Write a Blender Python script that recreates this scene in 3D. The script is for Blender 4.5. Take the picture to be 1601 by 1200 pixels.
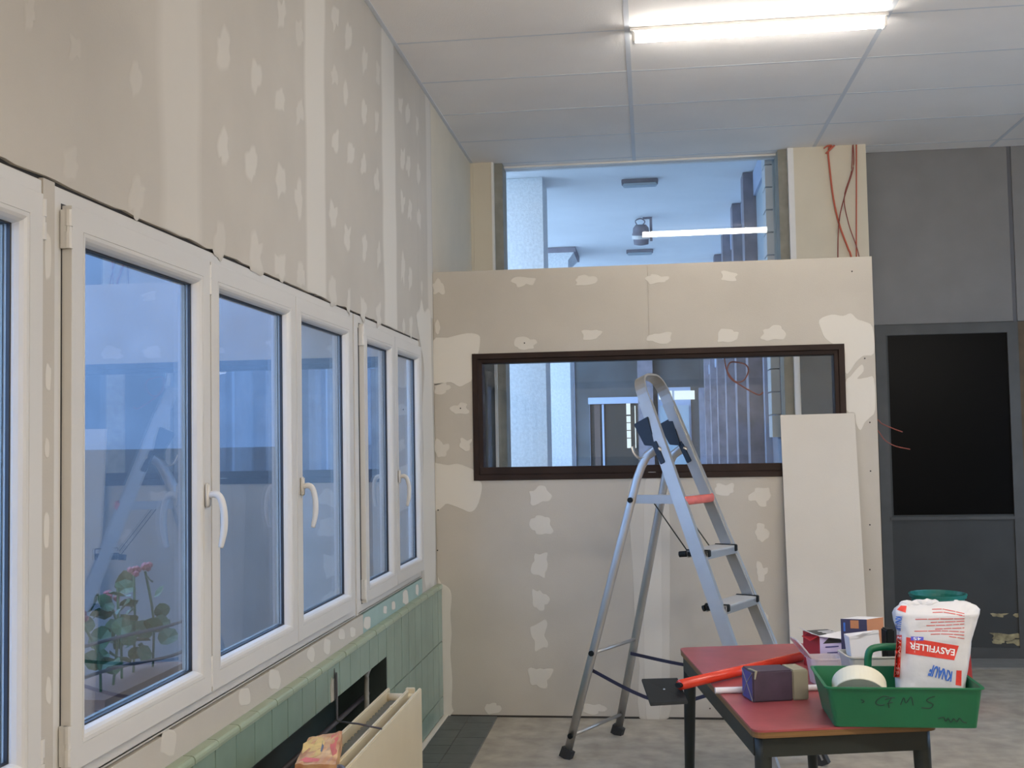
import bpy, bmesh, math, random
from mathutils import Vector, Matrix, noise
from mathutils.bvhtree import BVHTree

random.seed(7)
S = bpy.context.scene
COL = S.collection
for o in list(bpy.data.objects):
    bpy.data.objects.remove(o, do_unlink=True)

# ------------------------------------------------------------------ camera
FPX, YAW, PITCH, ROLL, CAMH = 1754.5, -0.120962, 0.0519696, -0.0179866, 1.5
_f = Vector((math.sin(YAW) * math.cos(PITCH), math.cos(YAW) * math.cos(PITCH), math.sin(PITCH)))
_r = Vector((math.cos(YAW), -math.sin(YAW), 0))
_u = _r.cross(_f)
RIGHT = math.cos(ROLL) * _r + math.sin(ROLL) * _u
UP = -math.sin(ROLL) * _r + math.cos(ROLL) * _u
cam_d = bpy.data.cameras.new('camera')
cam = bpy.data.objects.new('camera', cam_d)
COL.objects.link(cam)
cam.matrix_world = Matrix(((RIGHT.x, UP.x, -_f.x, 0), (RIGHT.y, UP.y, -_f.y, 0), (RIGHT.z, UP.z, -_f.z, CAMH), (0, 0, 0, 1)))
cam_d.sensor_fit = 'HORIZONTAL'
cam_d.sensor_width = 36
cam_d.lens = FPX / 1601 * 36
cam_d.clip_start = 0.05
S.camera = cam

# ------------------------------------------------------------------ world, exposure
SKY = (0.44, 0.66, 1.0)
SKY_STRENGTH = 6.5
FILL_TUBE_STRENGTH = 92
STRIP_STRENGTH = 44
w = bpy.data.worlds.new('dusk_sky')
S.world = w
w.use_nodes = True
w.node_tree.nodes['Background'].inputs[0].default_value = (*SKY, 1)
w.node_tree.nodes['Background'].inputs[1].default_value = SKY_STRENGTH
S.view_settings.view_transform = 'Standard'
S.view_settings.look = 'None'
S.view_settings.exposure = 0.12
S.view_settings.gamma = 1
S.view_settings.use_curve_mapping = False

# the room: left wall plane, partition plane, ceiling height
XW, YP, ZC = -1.19, 6.17, 3.44
X_R, Y_B = 4.6, -3.6


def ray(x, y):
    return RIGHT * ((x - 800.5) / FPX) - UP * ((y - 600) / FPX) + _f


def at_x(x, y, X):
    r = ray(x, y); t = X / r.x
    return Vector((X, r.y * t, CAMH + r.z * t))


def at_y(x, y, Y):
    r = ray(x, y); t = Y / r.y
    return Vector((r.x * t, Y, CAMH + r.z * t))


def at_z(x, y, Z):
    r = ray(x, y); t = (Z - CAMH) / r.z
    return Vector((r.x * t, r.y * t, Z))


# ------------------------------------------------------------------ materials
MATS = {}


def mat(name, col, rough=0.6, metal=0.0, var=0.0, vscale=8.0, bump=0.0, bscale=60.0, spec=0.5, col2=None, stretch=None):
    """procedural principled material with noise colour variation and fine relief"""
    m = bpy.data.materials.new(name)
    m.use_nodes = True
    nt = m.node_tree; N = nt.nodes; L = nt.links
    b = N['Principled BSDF']
    b.inputs['Base Color'].default_value = (*col, 1)
    b.inputs['Roughness'].default_value = rough
    b.inputs['Metallic'].default_value = metal
    b.inputs['Specular IOR Level'].default_value = spec
    if var or bump or col2:
        g = N.new('ShaderNodeNewGeometry')
        src = g.outputs['Position']
        if stretch:
            mp = N.new('ShaderNodeMapping'); mp.inputs['Scale'].default_value = stretch
            L.new(src, mp.inputs[0]); src = mp.outputs[0]
    if var or col2:
        n = N.new('ShaderNodeTexNoise'); n.inputs['Scale'].default_value = vscale; n.inputs['Detail'].default_value = 5
        L.new(src, n.inputs['Vector'])
        cr = N.new('ShaderNodeValToRGB')
        cr.color_ramp.elements[0].position = 0.3; cr.color_ramp.elements[1].position = 0.7
        c0 = [max(0, c * (1 - var)) for c in col]
        c1 = list(col2) if col2 else [min(1, c * (1 + var)) for c in col]
        cr.color_ramp.elements[0].color = (*c0, 1); cr.color_ramp.elements[1].color = (*c1, 1)
        L.new(n.outputs['Fac'], cr.inputs[0]); L.new(cr.outputs[0], b.inputs['Base Color'])
    if bump:
        n2 = N.new('ShaderNodeTexNoise'); n2.inputs['Scale'].default_value = bscale; n2.inputs['Detail'].default_value = 4
        L.new(src, n2.inputs['Vector'])
        bp = N.new('ShaderNodeBump'); bp.inputs['Strength'].default_value = bump; bp.inputs['Distance'].default_value = 0.004
        L.new(n2.outputs['Fac'], bp.inputs['Height']); L.new(bp.outputs[0], b.inputs['Normal'])
    MATS[name] = m
    return m


def emis(name, col, s):
    m = bpy.data.materials.new(name); m.use_nodes = True
    nt = m.node_tree; nt.nodes.remove(nt.nodes['Principled BSDF'])
    e = nt.nodes.new('ShaderNodeEmission'); e.inputs[0].default_value = (*col, 1); e.inputs[1].default_value = s
    nt.links.new(e.outputs[0], nt.nodes['Material Output'].inputs[0])
    MATS[name] = m
    return m


def glass(name, tint=(1, 1, 1), r0=0.06, rough=0.0, body=0.0, bodycol=(.8, .8, .8)):
    """thin architectural glass: transparent, mirror share rising towards grazing (Schlick)"""
    m = bpy.data.materials.new(name); m.use_nodes = True
    nt = m.node_tree; N = nt.nodes; L = nt.links
    N.remove(N['Principled BSDF'])
    t = N.new('ShaderNodeBsdfTransparent'); t.inputs[0].default_value = (*tint, 1)
    g = N.new('ShaderNodeBsdfGlossy'); g.inputs['Roughness'].default_value = rough
    lw = N.new('ShaderNodeLayerWeight'); lw.inputs['Blend'].default_value = 0.5
    p = N.new('ShaderNodeMath'); p.operation = 'POWER'; p.inputs[1].default_value = 4.2
    ma = N.new('ShaderNodeMath'); ma.operation = 'MULTIPLY_ADD'; ma.inputs[1].default_value = 1 - r0; ma.inputs[2].default_value = r0
    mx = N.new('ShaderNodeMixShader')
    L.new(lw.outputs['Facing'], p.inputs[0]); L.new(p.outputs[0], ma.inputs[0]); L.new(ma.outputs[0], mx.inputs[0])
    base = t.outputs[0]
    if body:
        d = N.new('ShaderNodeBsdfDiffuse'); d.inputs[0].default_value = (*bodycol, 1)
        m2 = N.new('ShaderNodeMixShader'); m2.inputs[0].default_value = body
        L.new(t.outputs[0], m2.inputs[1]); L.new(d.outputs[0], m2.inputs[2]); base = m2.outputs[0]
    L.new(base, mx.inputs[1]); L.new(g.outputs[0], mx.inputs[2])
    L.new(mx.outputs[0], N['Material Output'].inputs[0])
    MATS[name] = m
    return m


BOARD = (0.50, 0.455, 0.385)
FILL = (0.67, 0.625, 0.545)
mat('plasterboard', BOARD, 0.85, var=0.05, vscale=3, bump=0.15, bscale=250)
mat('filler', FILL, 0.8, var=0.03, vscale=6, bump=0.15, bscale=120)
mat('cream_paint', (0.62, 0.55, 0.42), 0.75, var=0.03, vscale=4, bump=0.1)
mat('paint_white', (0.72, 0.70, 0.66), 0.6, var=0.03)
mat('pvc', (0.62, 0.595, 0.55), 0.35, var=0.015, vscale=5)
mat('gasket', (0.015, 0.016, 0.02), 0.5)  # also colours the painted shade strip around each sash
mat('gap_dark', (0.05, 0.045, 0.04), 0.9)
mat('ceiling_tile', (0.86, 0.81, 0.75), 0.9, var=0.03, vscale=2, bump=0.3, bscale=180)
mat('grid', (0.64, 0.645, 0.65), 0.6)
mat('concrete', (0.37, 0.32, 0.25), 0.7, var=0.2, vscale=9, bump=0.4, bscale=30, col2=(0.45, 0.395, 0.31))
mat('floor_tile', (0.085, 0.095, 0.09), 0.45, var=0.2, vscale=9, bump=0.1)
mat('cavity_shade', (0.085, 0.095, 0.10), 0.7, var=0.2, vscale=4)  # dark tone carrying the shade of the cavity behind the partition
mat('grout', (0.22, 0.21, 0.19), 0.9, var=0.1)
mat('green_tile', (0.22, 0.30, 0.235), 0.25, var=0.10, vscale=5, bump=0.05, bscale=12)
mat('green_cap', (0.31, 0.37, 0.26), 0.3, var=0.08, vscale=5)
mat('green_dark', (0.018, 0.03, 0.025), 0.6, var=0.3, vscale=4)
mat('teal_paint', (0.31, 0.42, 0.38), 0.7, var=0.05)
mat('broken_plaster', (0.45, 0.40, 0.30), 0.95, var=0.2, vscale=20)
mat('masonry', (0.35, 0.33, 0.30), 0.9, var=0.1)
mat('brown_frame', (0.024, 0.012, 0.008), 0.6, spec=0.25, var=0.2, vscale=10)
mat('steel_frame', (0.24, 0.23, 0.19), 0.6, var=0.15, vscale=12)
mat('grey_wall', (0.205, 0.195, 0.185), 0.8, var=0.05, vscale=5, bump=0.15)
mat('grey_joint', (0.11, 0.11, 0.115), 0.8)
mat('dark_door', (0.032, 0.034, 0.033), 0.6, var=0.12, vscale=4)
mat('door_rail', (0.065, 0.065, 0.062), 0.6, var=0.1)
mat('black_glass', (0.004, 0.004, 0.004), 0.3, spec=0.05)
mat('peel', (0.33, 0.28, 0.16), 0.9, var=0.4, vscale=25)
mat('wood', (0.42, 0.28, 0.14), 0.7, var=0.2, vscale=6, stretch=(10, 10, 1))
mat('wood_dark', (0.10, 0.07, 0.04), 0.8, var=0.2)
mat('alu', (0.50, 0.485, 0.46), 0.42, metal=0.9, var=0.06, vscale=10)
mat('alu_tread', (0.50, 0.49, 0.47), 0.6, metal=0.25, var=0.05)
mat('black_plastic', (0.008, 0.010, 0.010), 0.6, spec=0.25)
mat('navy_plastic', (0.012, 0.025, 0.05), 0.5)
mat('rubber', (0.03, 0.03, 0.03), 0.8)
mat('red_grip', (0.60, 0.13, 0.10), 0.5, var=0.15, vscale=20)
mat('strap', (0.02, 0.02, 0.045), 0.7)
mat('red_laminate', (0.30, 0.058, 0.062), 0.38, var=0.18, vscale=7, bump=0.05)
mat('ply_edge', (0.17, 0.085, 0.025), 0.5, var=0.3, vscale=4, stretch=(1, 1, 80))
mat('table_steel', (0.018, 0.021, 0.017), 0.5, spec=0.35)
mat('table_side', (0.10, 0.10, 0.08), 0.6)
mat('tray_green', (0.005, 0.13, 0.05), 0.42, var=0.08)
mat('ink', (0.01, 0.04, 0.025), 0.7)
mat('tape', (0.60, 0.58, 0.47), 0.7, var=0.03)
mat('cardboard', (0.36, 0.25, 0.15), 0.85)
mat('bag_paper', (0.56, 0.56, 0.57), 0.55, bump=0.6, bscale=22)
mat('print_red', (0.62, 0.045, 0.03), 0.5)
mat('print_blue', (0.04, 0.14, 0.50), 0.5)
mat('print_violet', (0.10, 0.10, 0.55), 0.5)
mat('print_white', (0.8, 0.8, 0.8), 0.5)
mat('print_black', (0.02, 0.02, 0.02), 0.5)
mat('red_plastic', (0.62, 0.045, 0.02), 0.25)
mat('red_dull', (0.50, 0.03, 0.02), 0.45)
mat('white_pipe', (0.70, 0.66, 0.66), 0.45)
mat('pack_dark', (0.055, 0.035, 0.055), 0.6, var=0.2, vscale=20)
mat('pack_blue', (0.055, 0.055, 0.19), 0.6, var=0.3, vscale=22)
mat('pack_beige', (0.27, 0.25, 0.17), 0.7, var=0.1)
mat('box_navy', (0.035, 0.035, 0.085), 0.5)
mat('box_orange', (0.42, 0.18, 0.08), 0.6)
mat('box_top', (0.70, 0.68, 0.66), 0.6)
mat('box_black', (0.03, 0.032, 0.03), 0.5)
mat('box_red', (0.38, 0.02, 0.025), 0.5)
mat('box_lilac', (0.55, 0.50, 0.72), 0.6)
mat('box_white', (0.68, 0.66, 0.66), 0.6)
mat('beige_plastic', (0.50, 0.48, 0.42), 0.5, var=0.05)
mat('teal_plastic', (0.02, 0.19, 0.15), 0.4)
mat('radiator', (0.62, 0.53, 0.36), 0.4, var=0.03)
mat('radiator_dark', (0.24, 0.25, 0.23), 0.6)
mat('pipe_dark', (0.08, 0.07, 0.075), 0.5, metal=0.3)
mat('packet', (0.55, 0.20, 0.08), 0.5, var=0.3, vscale=18, col2=(0.70, 0.46, 0.22))
mat('packet_pink', (0.55, 0.12, 0.10), 0.5, var=0.2)
mat('packet_yellow', (0.65, 0.45, 0.15), 0.5, var=0.2, vscale=30)
mat('cable_grey', (0.10, 0.11, 0.15), 0.45)
mat('orange_wire', (0.50, 0.10, 0.05), 0.5)
mat('copper_wire', (0.26, 0.06, 0.04), 0.5)
mat('render_white', (0.72, 0.74, 0.74), 0.95, var=0.10, vscale=45, bump=1.0, bscale=90)
mat('out_ceiling', (0.84, 0.85, 0.85), 0.9, var=0.04, vscale=1.5)
mat('out_beam', (0.24, 0.22, 0.25), 0.8, var=0.2)
mat('out_wall', (0.085, 0.095, 0.10), 0.9, var=0.3, vscale=2.0)
mat('out_side', (0.26, 0.27, 0.33), 0.7, var=0.15)
mat('added_screen', (0.30, 0.29, 0.29), 0.9, var=0.12, vscale=2)  # colour of the added wall outside the left windows
mat('out_wing', (0.16, 0.17, 0.18), 0.9, var=0.1, vscale=1.5)
mat('out_panel', (0.42, 0.50, 0.55), 0.35)
mat('out_trim', (0.42, 0.50, 0.66), 0.5)
mat('out_brown', (0.11, 0.08, 0.07), 0.7)
mat('out_dark', (0.018, 0.022, 0.022), 0.5)
mat('out_ground', (0.62, 0.62, 0.60), 0.9, var=0.15, vscale=1)
mat('brick_white', (0.60, 0.62, 0.62), 0.8)
mat('leaf', (0.035, 0.09, 0.03), 0.5, var=0.3, vscale=20)
mat('flower', (0.30, 0.07, 0.07), 0.6)
mat('terracotta', (0.20, 0.09, 0.05), 0.8)
emis('tube_light', (1.0, 0.94, 0.87), FILL_TUBE_STRENGTH)  # glow of the added unseen fill tubes
emis('strip_glow', (1.0, 0.96, 0.92), STRIP_STRENGTH)
emis('lit_window', (0.8, 0.95, 1.0), 1.1)
glass('pane_glass', (0.74, 0.83, 0.95), 0.155)
glass('single_glass', (0.97, 0.98, 0.99), 0.035)
glass('clear_plastic', (0.92, 0.86, 0.87), 0.06, 0.2, body=0.45, bodycol=(.75, .72, .75))

# plaster patch: filler in the middle, board colour at the feathered rim ('fade' attribute)
m = bpy.data.materials.new('patch'); m.use_nodes = True
nt = m.node_tree; N = nt.nodes; L = nt.links; b = N['Principled BSDF']; b.inputs['Roughness'].default_value = .82
at = N.new('ShaderNodeAttribute'); at.attribute_name = 'fade'
g = N.new('ShaderNodeNewGeometry')
n = N.new('ShaderNodeTexNoise'); n.inputs['Scale'].default_value = 3; n.inputs['Detail'].default_value = 5; L.new(g.outputs['Position'], n.inputs['Vector'])
cr = N.new('ShaderNodeValToRGB'); cr.color_ramp.elements[0].position = .3; cr.color_ramp.elements[1].position = .7
cr.color_ramp.elements[0].color = (*[c * .95 for c in BOARD], 1); cr.color_ramp.elements[1].color = (*[c * 1.05 for c in BOARD], 1)
L.new(n.outputs['Fac'], cr.inputs[0])
mx = N.new('ShaderNodeMix'); mx.data_type = 'RGBA'
L.new(at.outputs['Fac'], mx.inputs[0]); L.new(cr.outputs[0], mx.inputs[6]); mx.inputs[7].default_value = (*FILL, 1)
L.new(mx.outputs[2], b.inputs['Base Color'])
MATS['patch'] = m


# ------------------------------------------------------------------ object helpers
def obj(name, bm, material, parent=None, smooth=False, bevel=0, kind=None, label=None, recalc=True):
    if isinstance(bm, bmesh.types.BMesh):
        if bevel:
            bmesh.ops.bevel(bm, geom=list(bm.edges), offset=bevel, segments=2, affect='EDGES', clamp_overlap=True)
        if recalc:
            bmesh.ops.recalc_face_normals(bm, faces=bm.faces)
        me = bpy.data.meshes.new(name); bm.to_mesh(me); bm.free()
    else:
        me = bm
    if smooth:
        for p in me.polygons:
            p.use_smooth = True
    for k in (material if isinstance(material, (list, tuple)) else [material]):
        me.materials.append(MATS[k])
    o = bpy.data.objects.new(name, me); COL.objects.link(o)
    if parent:
        o.parent = parent
        o.matrix_parent_inverse = Matrix.Translation(-parent.location) if parent.rotation_euler.z == 0 else (Matrix.Translation(parent.location) @ parent.rotation_euler.to_matrix().to_4x4()).inverted()
    if kind: o['kind'] = kind
    if label: o['label'] = label
    return o


def thing(name, label, cat, loc, group=None):
    o = bpy.data.objects.new(name, None); COL.objects.link(o); o.location = loc
    o.empty_display_size = .1
    o['label'] = label; o['category'] = cat
    if group: o['group'] = group
    return o


def structure(name, loc=(0, 0, 0)):
    o = bpy.data.objects.new(name, None); COL.objects.link(o); o.location = loc; o['kind'] = 'structure'
    return o


def dup(o, delta, parent=None):
    """copy one part (shared mesh) moved by delta"""
    c = o.copy(); COL.objects.link(c); c.parent = parent or o.parent
    c.location = o.location + Vector(delta)
    return c


def B(): return bmesh.new()


def box(bm, a, b_, M=None, mi=0):
    x0, y0, z0 = [min(a[i], b_[i]) for i in range(3)]; x1, y1, z1 = [max(a[i], b_[i]) for i in range(3)]
    v = [bm.verts.new(M @ Vector(p) if M else p) for p in ((x0, y0, z0), (x1, y0, z0), (x1, y1, z0), (x0, y1, z0), (x0, y0, z1), (x1, y0, z1), (x1, y1, z1), (x0, y1, z1))]
    for q in ((3, 2, 1, 0), (4, 5, 6, 7), (0, 1, 5, 4), (1, 2, 6, 5), (2, 3, 7, 6), (3, 0, 4, 7)):
        f = bm.faces.new([v[i] for i in q]); f.material_index = mi
    return bm


def frame_axes(d, hint=(0, 0, 1)):
    d = Vector(d).normalized(); h = Vector(hint)
    if abs(d.dot(h)) > .99: h = Vector((1, 0, 0))
    s = d.cross(h).normalized(); return s, s.cross(d).normalized()


def sweep(bm, pts, ra, rb=None, n=10, square=False, hint=(0, 0, 1), closed=False, radii=None):
    """tube (or flat bar if square) along points; ra along side, rb along up"""
    rb = rb or ra
    pts = [Vector(p) for p in pts]; rings = []
    for i, p in enumerate(pts):
        if closed: d = pts[(i + 1) % len(pts)] - pts[i - 1]
        else: d = pts[min(i + 1, len(pts) - 1)] - pts[max(i - 1, 0)]
        s, u = frame_axes(d, hint)
        k = radii[i] if radii else 1
        if square:
            prof = [(-1, -1), (1, -1), (1, 1), (-1, 1)]
        else:
            prof = [(math.cos(2 * math.pi * j / n), math.sin(2 * math.pi * j / n)) for j in range(n)]
        rings.append([bm.verts.new(p + s * (a * ra * k) + u * (c * rb * k)) for a, c in prof])
    m_ = len(rings[0])
    for i in range(len(rings) - (0 if closed else 1)):
        A, C = rings[i], rings[(i + 1) % len(rings)]
        for j in range(m_):
            bm.faces.new((A[j], A[(j + 1) % m_], C[(j + 1) % m_], C[j]))
    if not closed:
        bm.faces.new(rings[0][::-1]); bm.faces.new(rings[-1])
    return bm


def lathe(bm, prof, c=(0, 0, 0), n=28, M=None):
    rings = []
    for r, z in prof:
        rings.append([bm.verts.new((M @ Vector((r * math.cos(2 * math.pi * j / n), r * math.sin(2 * math.pi * j / n), z)) if M else Vector((r * math.cos(2 * math.pi * j / n), r * math.sin(2 * math.pi * j / n), z))) + Vector(c)) for j in range(n)])
    for i in range(len(rings) - 1):
        for j in range(n):
            bm.faces.new((rings[i][j], rings[i][(j + 1) % n], rings[i + 1][(j + 1) % n], rings[i + 1][j]))
    return bm


def ring(bm, rect, prof, tf):
    """mitred frame: closed profile of (inset, height) swept round rectangle rect=(a0,a1,b0,b1)"""
    a0, a1, b0, b1 = rect; R = []
    for i, h in prof:
        R.append([bm.verts.new(tf(*p, h)) for p in ((a0 + i, b0 + i), (a1 - i, b0 + i), (a1 - i, b1 - i), (a0 + i, b1 - i))])
    k = len(R)
    for i in range(k):
        A, C = R[i], R[(i + 1) % k]
        for j in range(4):
            bm.faces.new((A[j], A[(j + 1) % 4], C[(j + 1) % 4], C[j]))
    return bm


def spline(pts, per=8):
    pts = [Vector(p) for p in pts]; out = []
    for i in range(len(pts) - 1):
        p0, p1, p2, p3 = pts[max(i - 1, 0)], pts[i], pts[i + 1], pts[min(i + 2, len(pts) - 1)]
        for k in range(per):
            t = k / per
            out.append(.5 * ((2 * p1) + (p2 - p0) * t + (2 * p0 - 5 * p1 + 4 * p2 - p3) * t * t + (3 * p1 - p0 - 3 * p2 + p3) * t ** 3))
    out.append(pts[-1]); return out


def text_verts(s, bold=0.0):
    """text -> triangulated (verts2d normalised 0..1 in u and v, faces)"""
    c = bpy.data.curves.new('t', 'FONT'); c.body = s; c.offset = bold; c.resolution_u = 3
    o = bpy.data.objects.new('t', c); COL.objects.link(o)
    dg = bpy.context.evaluated_depsgraph_get(); me = bpy.data.meshes.new_from_object(o.evaluated_get(dg))
    vs = [v.co.copy() for v in me.vertices]; fs = [tuple(p.vertices) for p in me.polygons]
    bpy.data.objects.remove(o); bpy.data.curves.remove(c); bpy.data.meshes.remove(me)
    x0, x1 = min(v.x for v in vs), max(v.x for v in vs); y0, y1 = min(v.y for v in vs), max(v.y for v in vs)
    return [((v.x - x0) / (x1 - x0), (v.y - y0) / (y1 - y0)) for v in vs], fs


def blob(cx, cy, sx, sy, seed, n=18, rough=.22):
    """irregular outline round a pixel centre, used only to give a patch its shape"""
    out = []
    for k in range(n):
        a = 2 * math.pi * k / n
        q = noise.noise(Vector((math.cos(a) * 1.3 + seed * 7.1, math.sin(a) * 1.3 + seed * 3.3, seed)))
        r = 1 + rough * 2 * q
        c_, s_ = math.cos(a), math.sin(a)
        e = .75
        out.append((cx + sx / 2 * r * math.copysign(abs(c_) ** e, c_), cy + sy / 2 * r * math.copysign(abs(s_) ** e, s_)))
    return out


def patch(pts3, nrm, parent, fade=1.0, soft=.12, name='filler_patch', thick=.0012):
    """thin feathered smear of filler on a wall: 3D outline points on the wall, normal towards room"""
    pts3 = [Vector(p) for p in pts3]; nrm = Vector(nrm)
    n0 = len(pts3); fine = []
    for i in range(n0):
        p0, p1, p2, p3 = pts3[i - 1], pts3[i], pts3[(i + 1) % n0], pts3[(i + 2) % n0]
        for t in (0, .34, .67):
            fine.append(.5 * ((2 * p1) + (p2 - p0) * t + (2 * p0 - 5 * p1 + 4 * p2 - p3) * t * t + (3 * p1 - p0 - 3 * p2 + p3) * t ** 3))
    pts3 = fine
    c = sum(pts3, Vector()) / len(pts3)
    bm = B(); lay = bm.verts.layers.float.new('fade')
    tot = []
    for sc, h, fv in ((1 + soft, .0002, 0), (1, thick, fade)):
        R = []
        for p in pts3:
            v = bm.verts.new(c + (p - c) * sc + nrm * h); v[lay] = fv; R.append(v)
        tot.append(R)
    n_ = len(pts3)
    A, C = tot
    for j in range(n_):
        bm.faces.new((A[j], A[(j + 1) % n_], C[(j + 1) % n_], C[j]))
    bm.faces.new(C)
    bm.normal_update(); bmesh.ops.triangulate(bm, faces=[f for f in bm.faces if len(f.verts) > 4])
    return obj(name, bm, 'patch', parent)


def slab(bm, poly, tf, h0, h1):
    A = [bm.verts.new(tf(a, b_, h0)) for a, b_ in poly]; C = [bm.verts.new(tf(a, b_, h1)) for a, b_ in poly]
    bm.faces.new(A[::-1]); bm.faces.new(C)
    for j in range(len(poly)):
        k = (j + 1) % len(poly); bm.faces.new((A[j], A[k], C[k], C[j]))
    return bm


# ================================================================== SETTING
# ---- floor
floor = obj('floor', box(B(), (-1.5, Y_B - .2, -.15), (X_R + .2, 7.95, 0)), 'concrete', kind='structure')
gb = obj('grout_bed', box(B(), (-1.162, 2.2, 0), (-.862, YP - .002, .003)), 'grout', floor)
first = None
for i in range(2):
    for j in range(26):
        y0 = YP - .004 - .15 * (j + 1)
        if y0 < 2.2: continue
        if first is None:
            first = obj('floor_tile', box(B(), (-1.161, y0 + .002, .003), (-1.161 + .146, y0 + .148, .007)), 'floor_tile', floor); f0 = y0
        else:
            dup(first, (.15 * i, y0 - f0, random.uniform(0, .0008)))
obj('mortar_strip', box(B(), (-1.162, 2.2, .0035), (-1.135, YP - .003, .012)), 'filler', floor, bevel=.003)

# ---- ceiling
ceiling = obj('ceiling', box(B(), (-1.5, Y_B - .2, ZC + .03), (X_R + .2, 7.95, ZC + .15)), 'masonry', kind='structure')
gx = [XW, -.06, 1.14, 2.34, 3.54, X_R]
gy = [Y_B] + [5.25 + .605 * k for k in range(-14, 5)] + [7.86]
tiles = {}
for i in range(5):
    for j in range(len(gy) - 1):
        key = (round(gx[i + 1] - gx[i], 3), round(gy[j + 1] - gy[j], 3))
        g_ = .0015
        if key not in tiles:
            o = obj('ceiling_tile', box(B(), (gx[i] + g_, gy[j] + g_, ZC + .0005), (gx[i + 1] - g_, gy[j + 1] - g_, ZC + .018)), 'ceiling_tile', ceiling)
            tiles[key] = (o, gx[i], gy[j])
        else:
            o, a, c = tiles[key]; dup(o, (gx[i] - a, gy[j] - c, random.uniform(-.001, .001)))
for x in gx[1:-1]:
    obj('grid_rail', box(B(), (x - .012, Y_B, ZC - .0012), (x + .012, 7.86, ZC + .0003)), 'grid', ceiling)
for y in gy[1:-1]:
    obj('cross_rail', box(B(), (XW, y - .007, ZC - .0008), (X_R, y + .007, ZC + .0003)), 'grid', ceiling)
obj('edge_trim', box(B(), (XW + .001, Y_B, ZC - .004), (XW + .02, 7.6, ZC + .003)), 'grid', ceiling)

# ---- left wall
WB_ = -1.45
wl = B()
box(wl, (WB_, Y_B, 2.06), (-1.204, 7.95, ZC + .1))
box(wl, (WB_, Y_B, .58), (-1.204, 7.95, .806))
box(wl, (WB_, Y_B, -.1), (-1.204, 1.5, .58)); box(wl, (WB_, 4.86, -.1), (-1.204, 7.95, .58)); box(wl, (WB_, 1.5, -.1), (-1.40, 4.86, .58))
box(wl, (WB_, Y_B, .806), (-1.204, .30, 2.06)); box(wl, (WB_, 2.09, .806), (-1.204, 2.13, 2.06)); box(wl, (WB_, 4.452, .806), (-1.204, 4.474, 2.06)); box(wl, (WB_, 5.775, .806), (-1.204, 7.95, 2.06))
wall_left = obj('wall_left', wl, 'masonry', kind='structure')
NX = (1, 0, 0)


def board_left(y0, y1, z0, z1, m_='plasterboard'):
    return obj('plasterboard', box(B(), (-1.203, y0 + .001, z0), (XW, y1 - .001, z1)), m_, wall_left)


seams = [-3.22, -2.03, -.84, .36, 1.56, 2.755, 3.95, 5.14, 6.165]
prev = Y_B
for s in seams:
    # ragged lower edge of each board over the windows
    bm = B(); ed = [prev + .001]; yy = prev + .06
    while yy < s - .02 and yy < 5.775:
        ed.append(yy); yy += random.uniform(.03, .12)
    hi = min(s, 5.775) - .0008
    ed.append(hi); zs_ = [2.047 + random.choice((0, 0, .001, .004, -.002)) for _ in ed]
    V = [[bm.verts.new((x_, y_, z_)) for x_, z_ in ((-1.203, zb__), (XW, zb__), (XW, ZC - .001), (-1.203, ZC - .001))] for y_, zb__ in zip(ed, zs_)]
    for k in range(len(V) - 1):
        for q in range(4): bm.faces.new((V[k][q], V[k][(q + 1) % 4], V[k + 1][(q + 1) % 4], V[k + 1][q]))
    bm.faces.new(V[0]); bm.faces.new(V[-1][::-1])
    if s > 5.8: box(bm, (-1.203, 5.7752, .722), (XW, s - .001, ZC - .001))
    obj('plasterboard', bm, 'plasterboard', wall_left)
    prev = s
o = board_left(6.167, 7.62, 0.0, ZC - .001, 'cream_paint')
board_left(2.088, 2.134, .80, 2.045)
board_left(Y_B, 4.56, .722, .804)
board_left(4.56, 5.774, .722, .804, 'teal_paint')


def px_left(pts): return [at_x(x, y, XW) for x, y in pts]


# joint bands, slightly wavy
def band(cy, hw, z0, z1, soft, fade, seed, lx=XW):
    n_ = 26; L_, R_ = [], []
    for k in range(n_ + 1):
        z = z0 + (z1 - z0) * k / n_
        w1 = hw * (1 + .22 * noise.noise(Vector((seed, z * 3, 0)))); w2 = hw * (1 + .22 * noise.noise(Vector((seed + 9, z * 3, 3))))
        L_.append((cy - w1, z)); R_.append((cy + w2, z))
    bm = B(); lay = bm.verts.layers.float.new('fade')
    cols = []
    for off, f_, h in ((-1, 0, .0002), (0, fade, .001)):
        cols.append([(a + off * soft, z, f_, h) for a, z in L_])
    for off, f_, h in ((0, fade, .001), (1, 0, .0002)):
        cols.append([(a + off * soft, z, f_, h) for a, z in R_])
    V = []
    for c in cols:
        r = []
        for a, z, f_, h in c:
            v = bm.verts.new((lx + h, a, z)); v[lay] = f_; r.append(v)
        V.append(r)
    for i in range(3):
        for k in range(n_):
            bm.faces.new((V[i][k], V[i + 1][k], V[i + 1][k + 1], V[i][k + 1]))
    return obj('joint_band', bm, 'patch', wall_left)


band(2.755, .095, 2.05, ZC - .002, .05, .48, 1)
band(3.95, .105, 2.05, ZC - .002, .03, .8, 2)
band(5.13, .115, 2.05, ZC - .002, .03, .95, 3)
band(6.10, .05, 2.2, ZC - .002, .03, .6, 4)
band(1.56, .10, 2.05, ZC - .002, .05, .5, 5)

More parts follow.
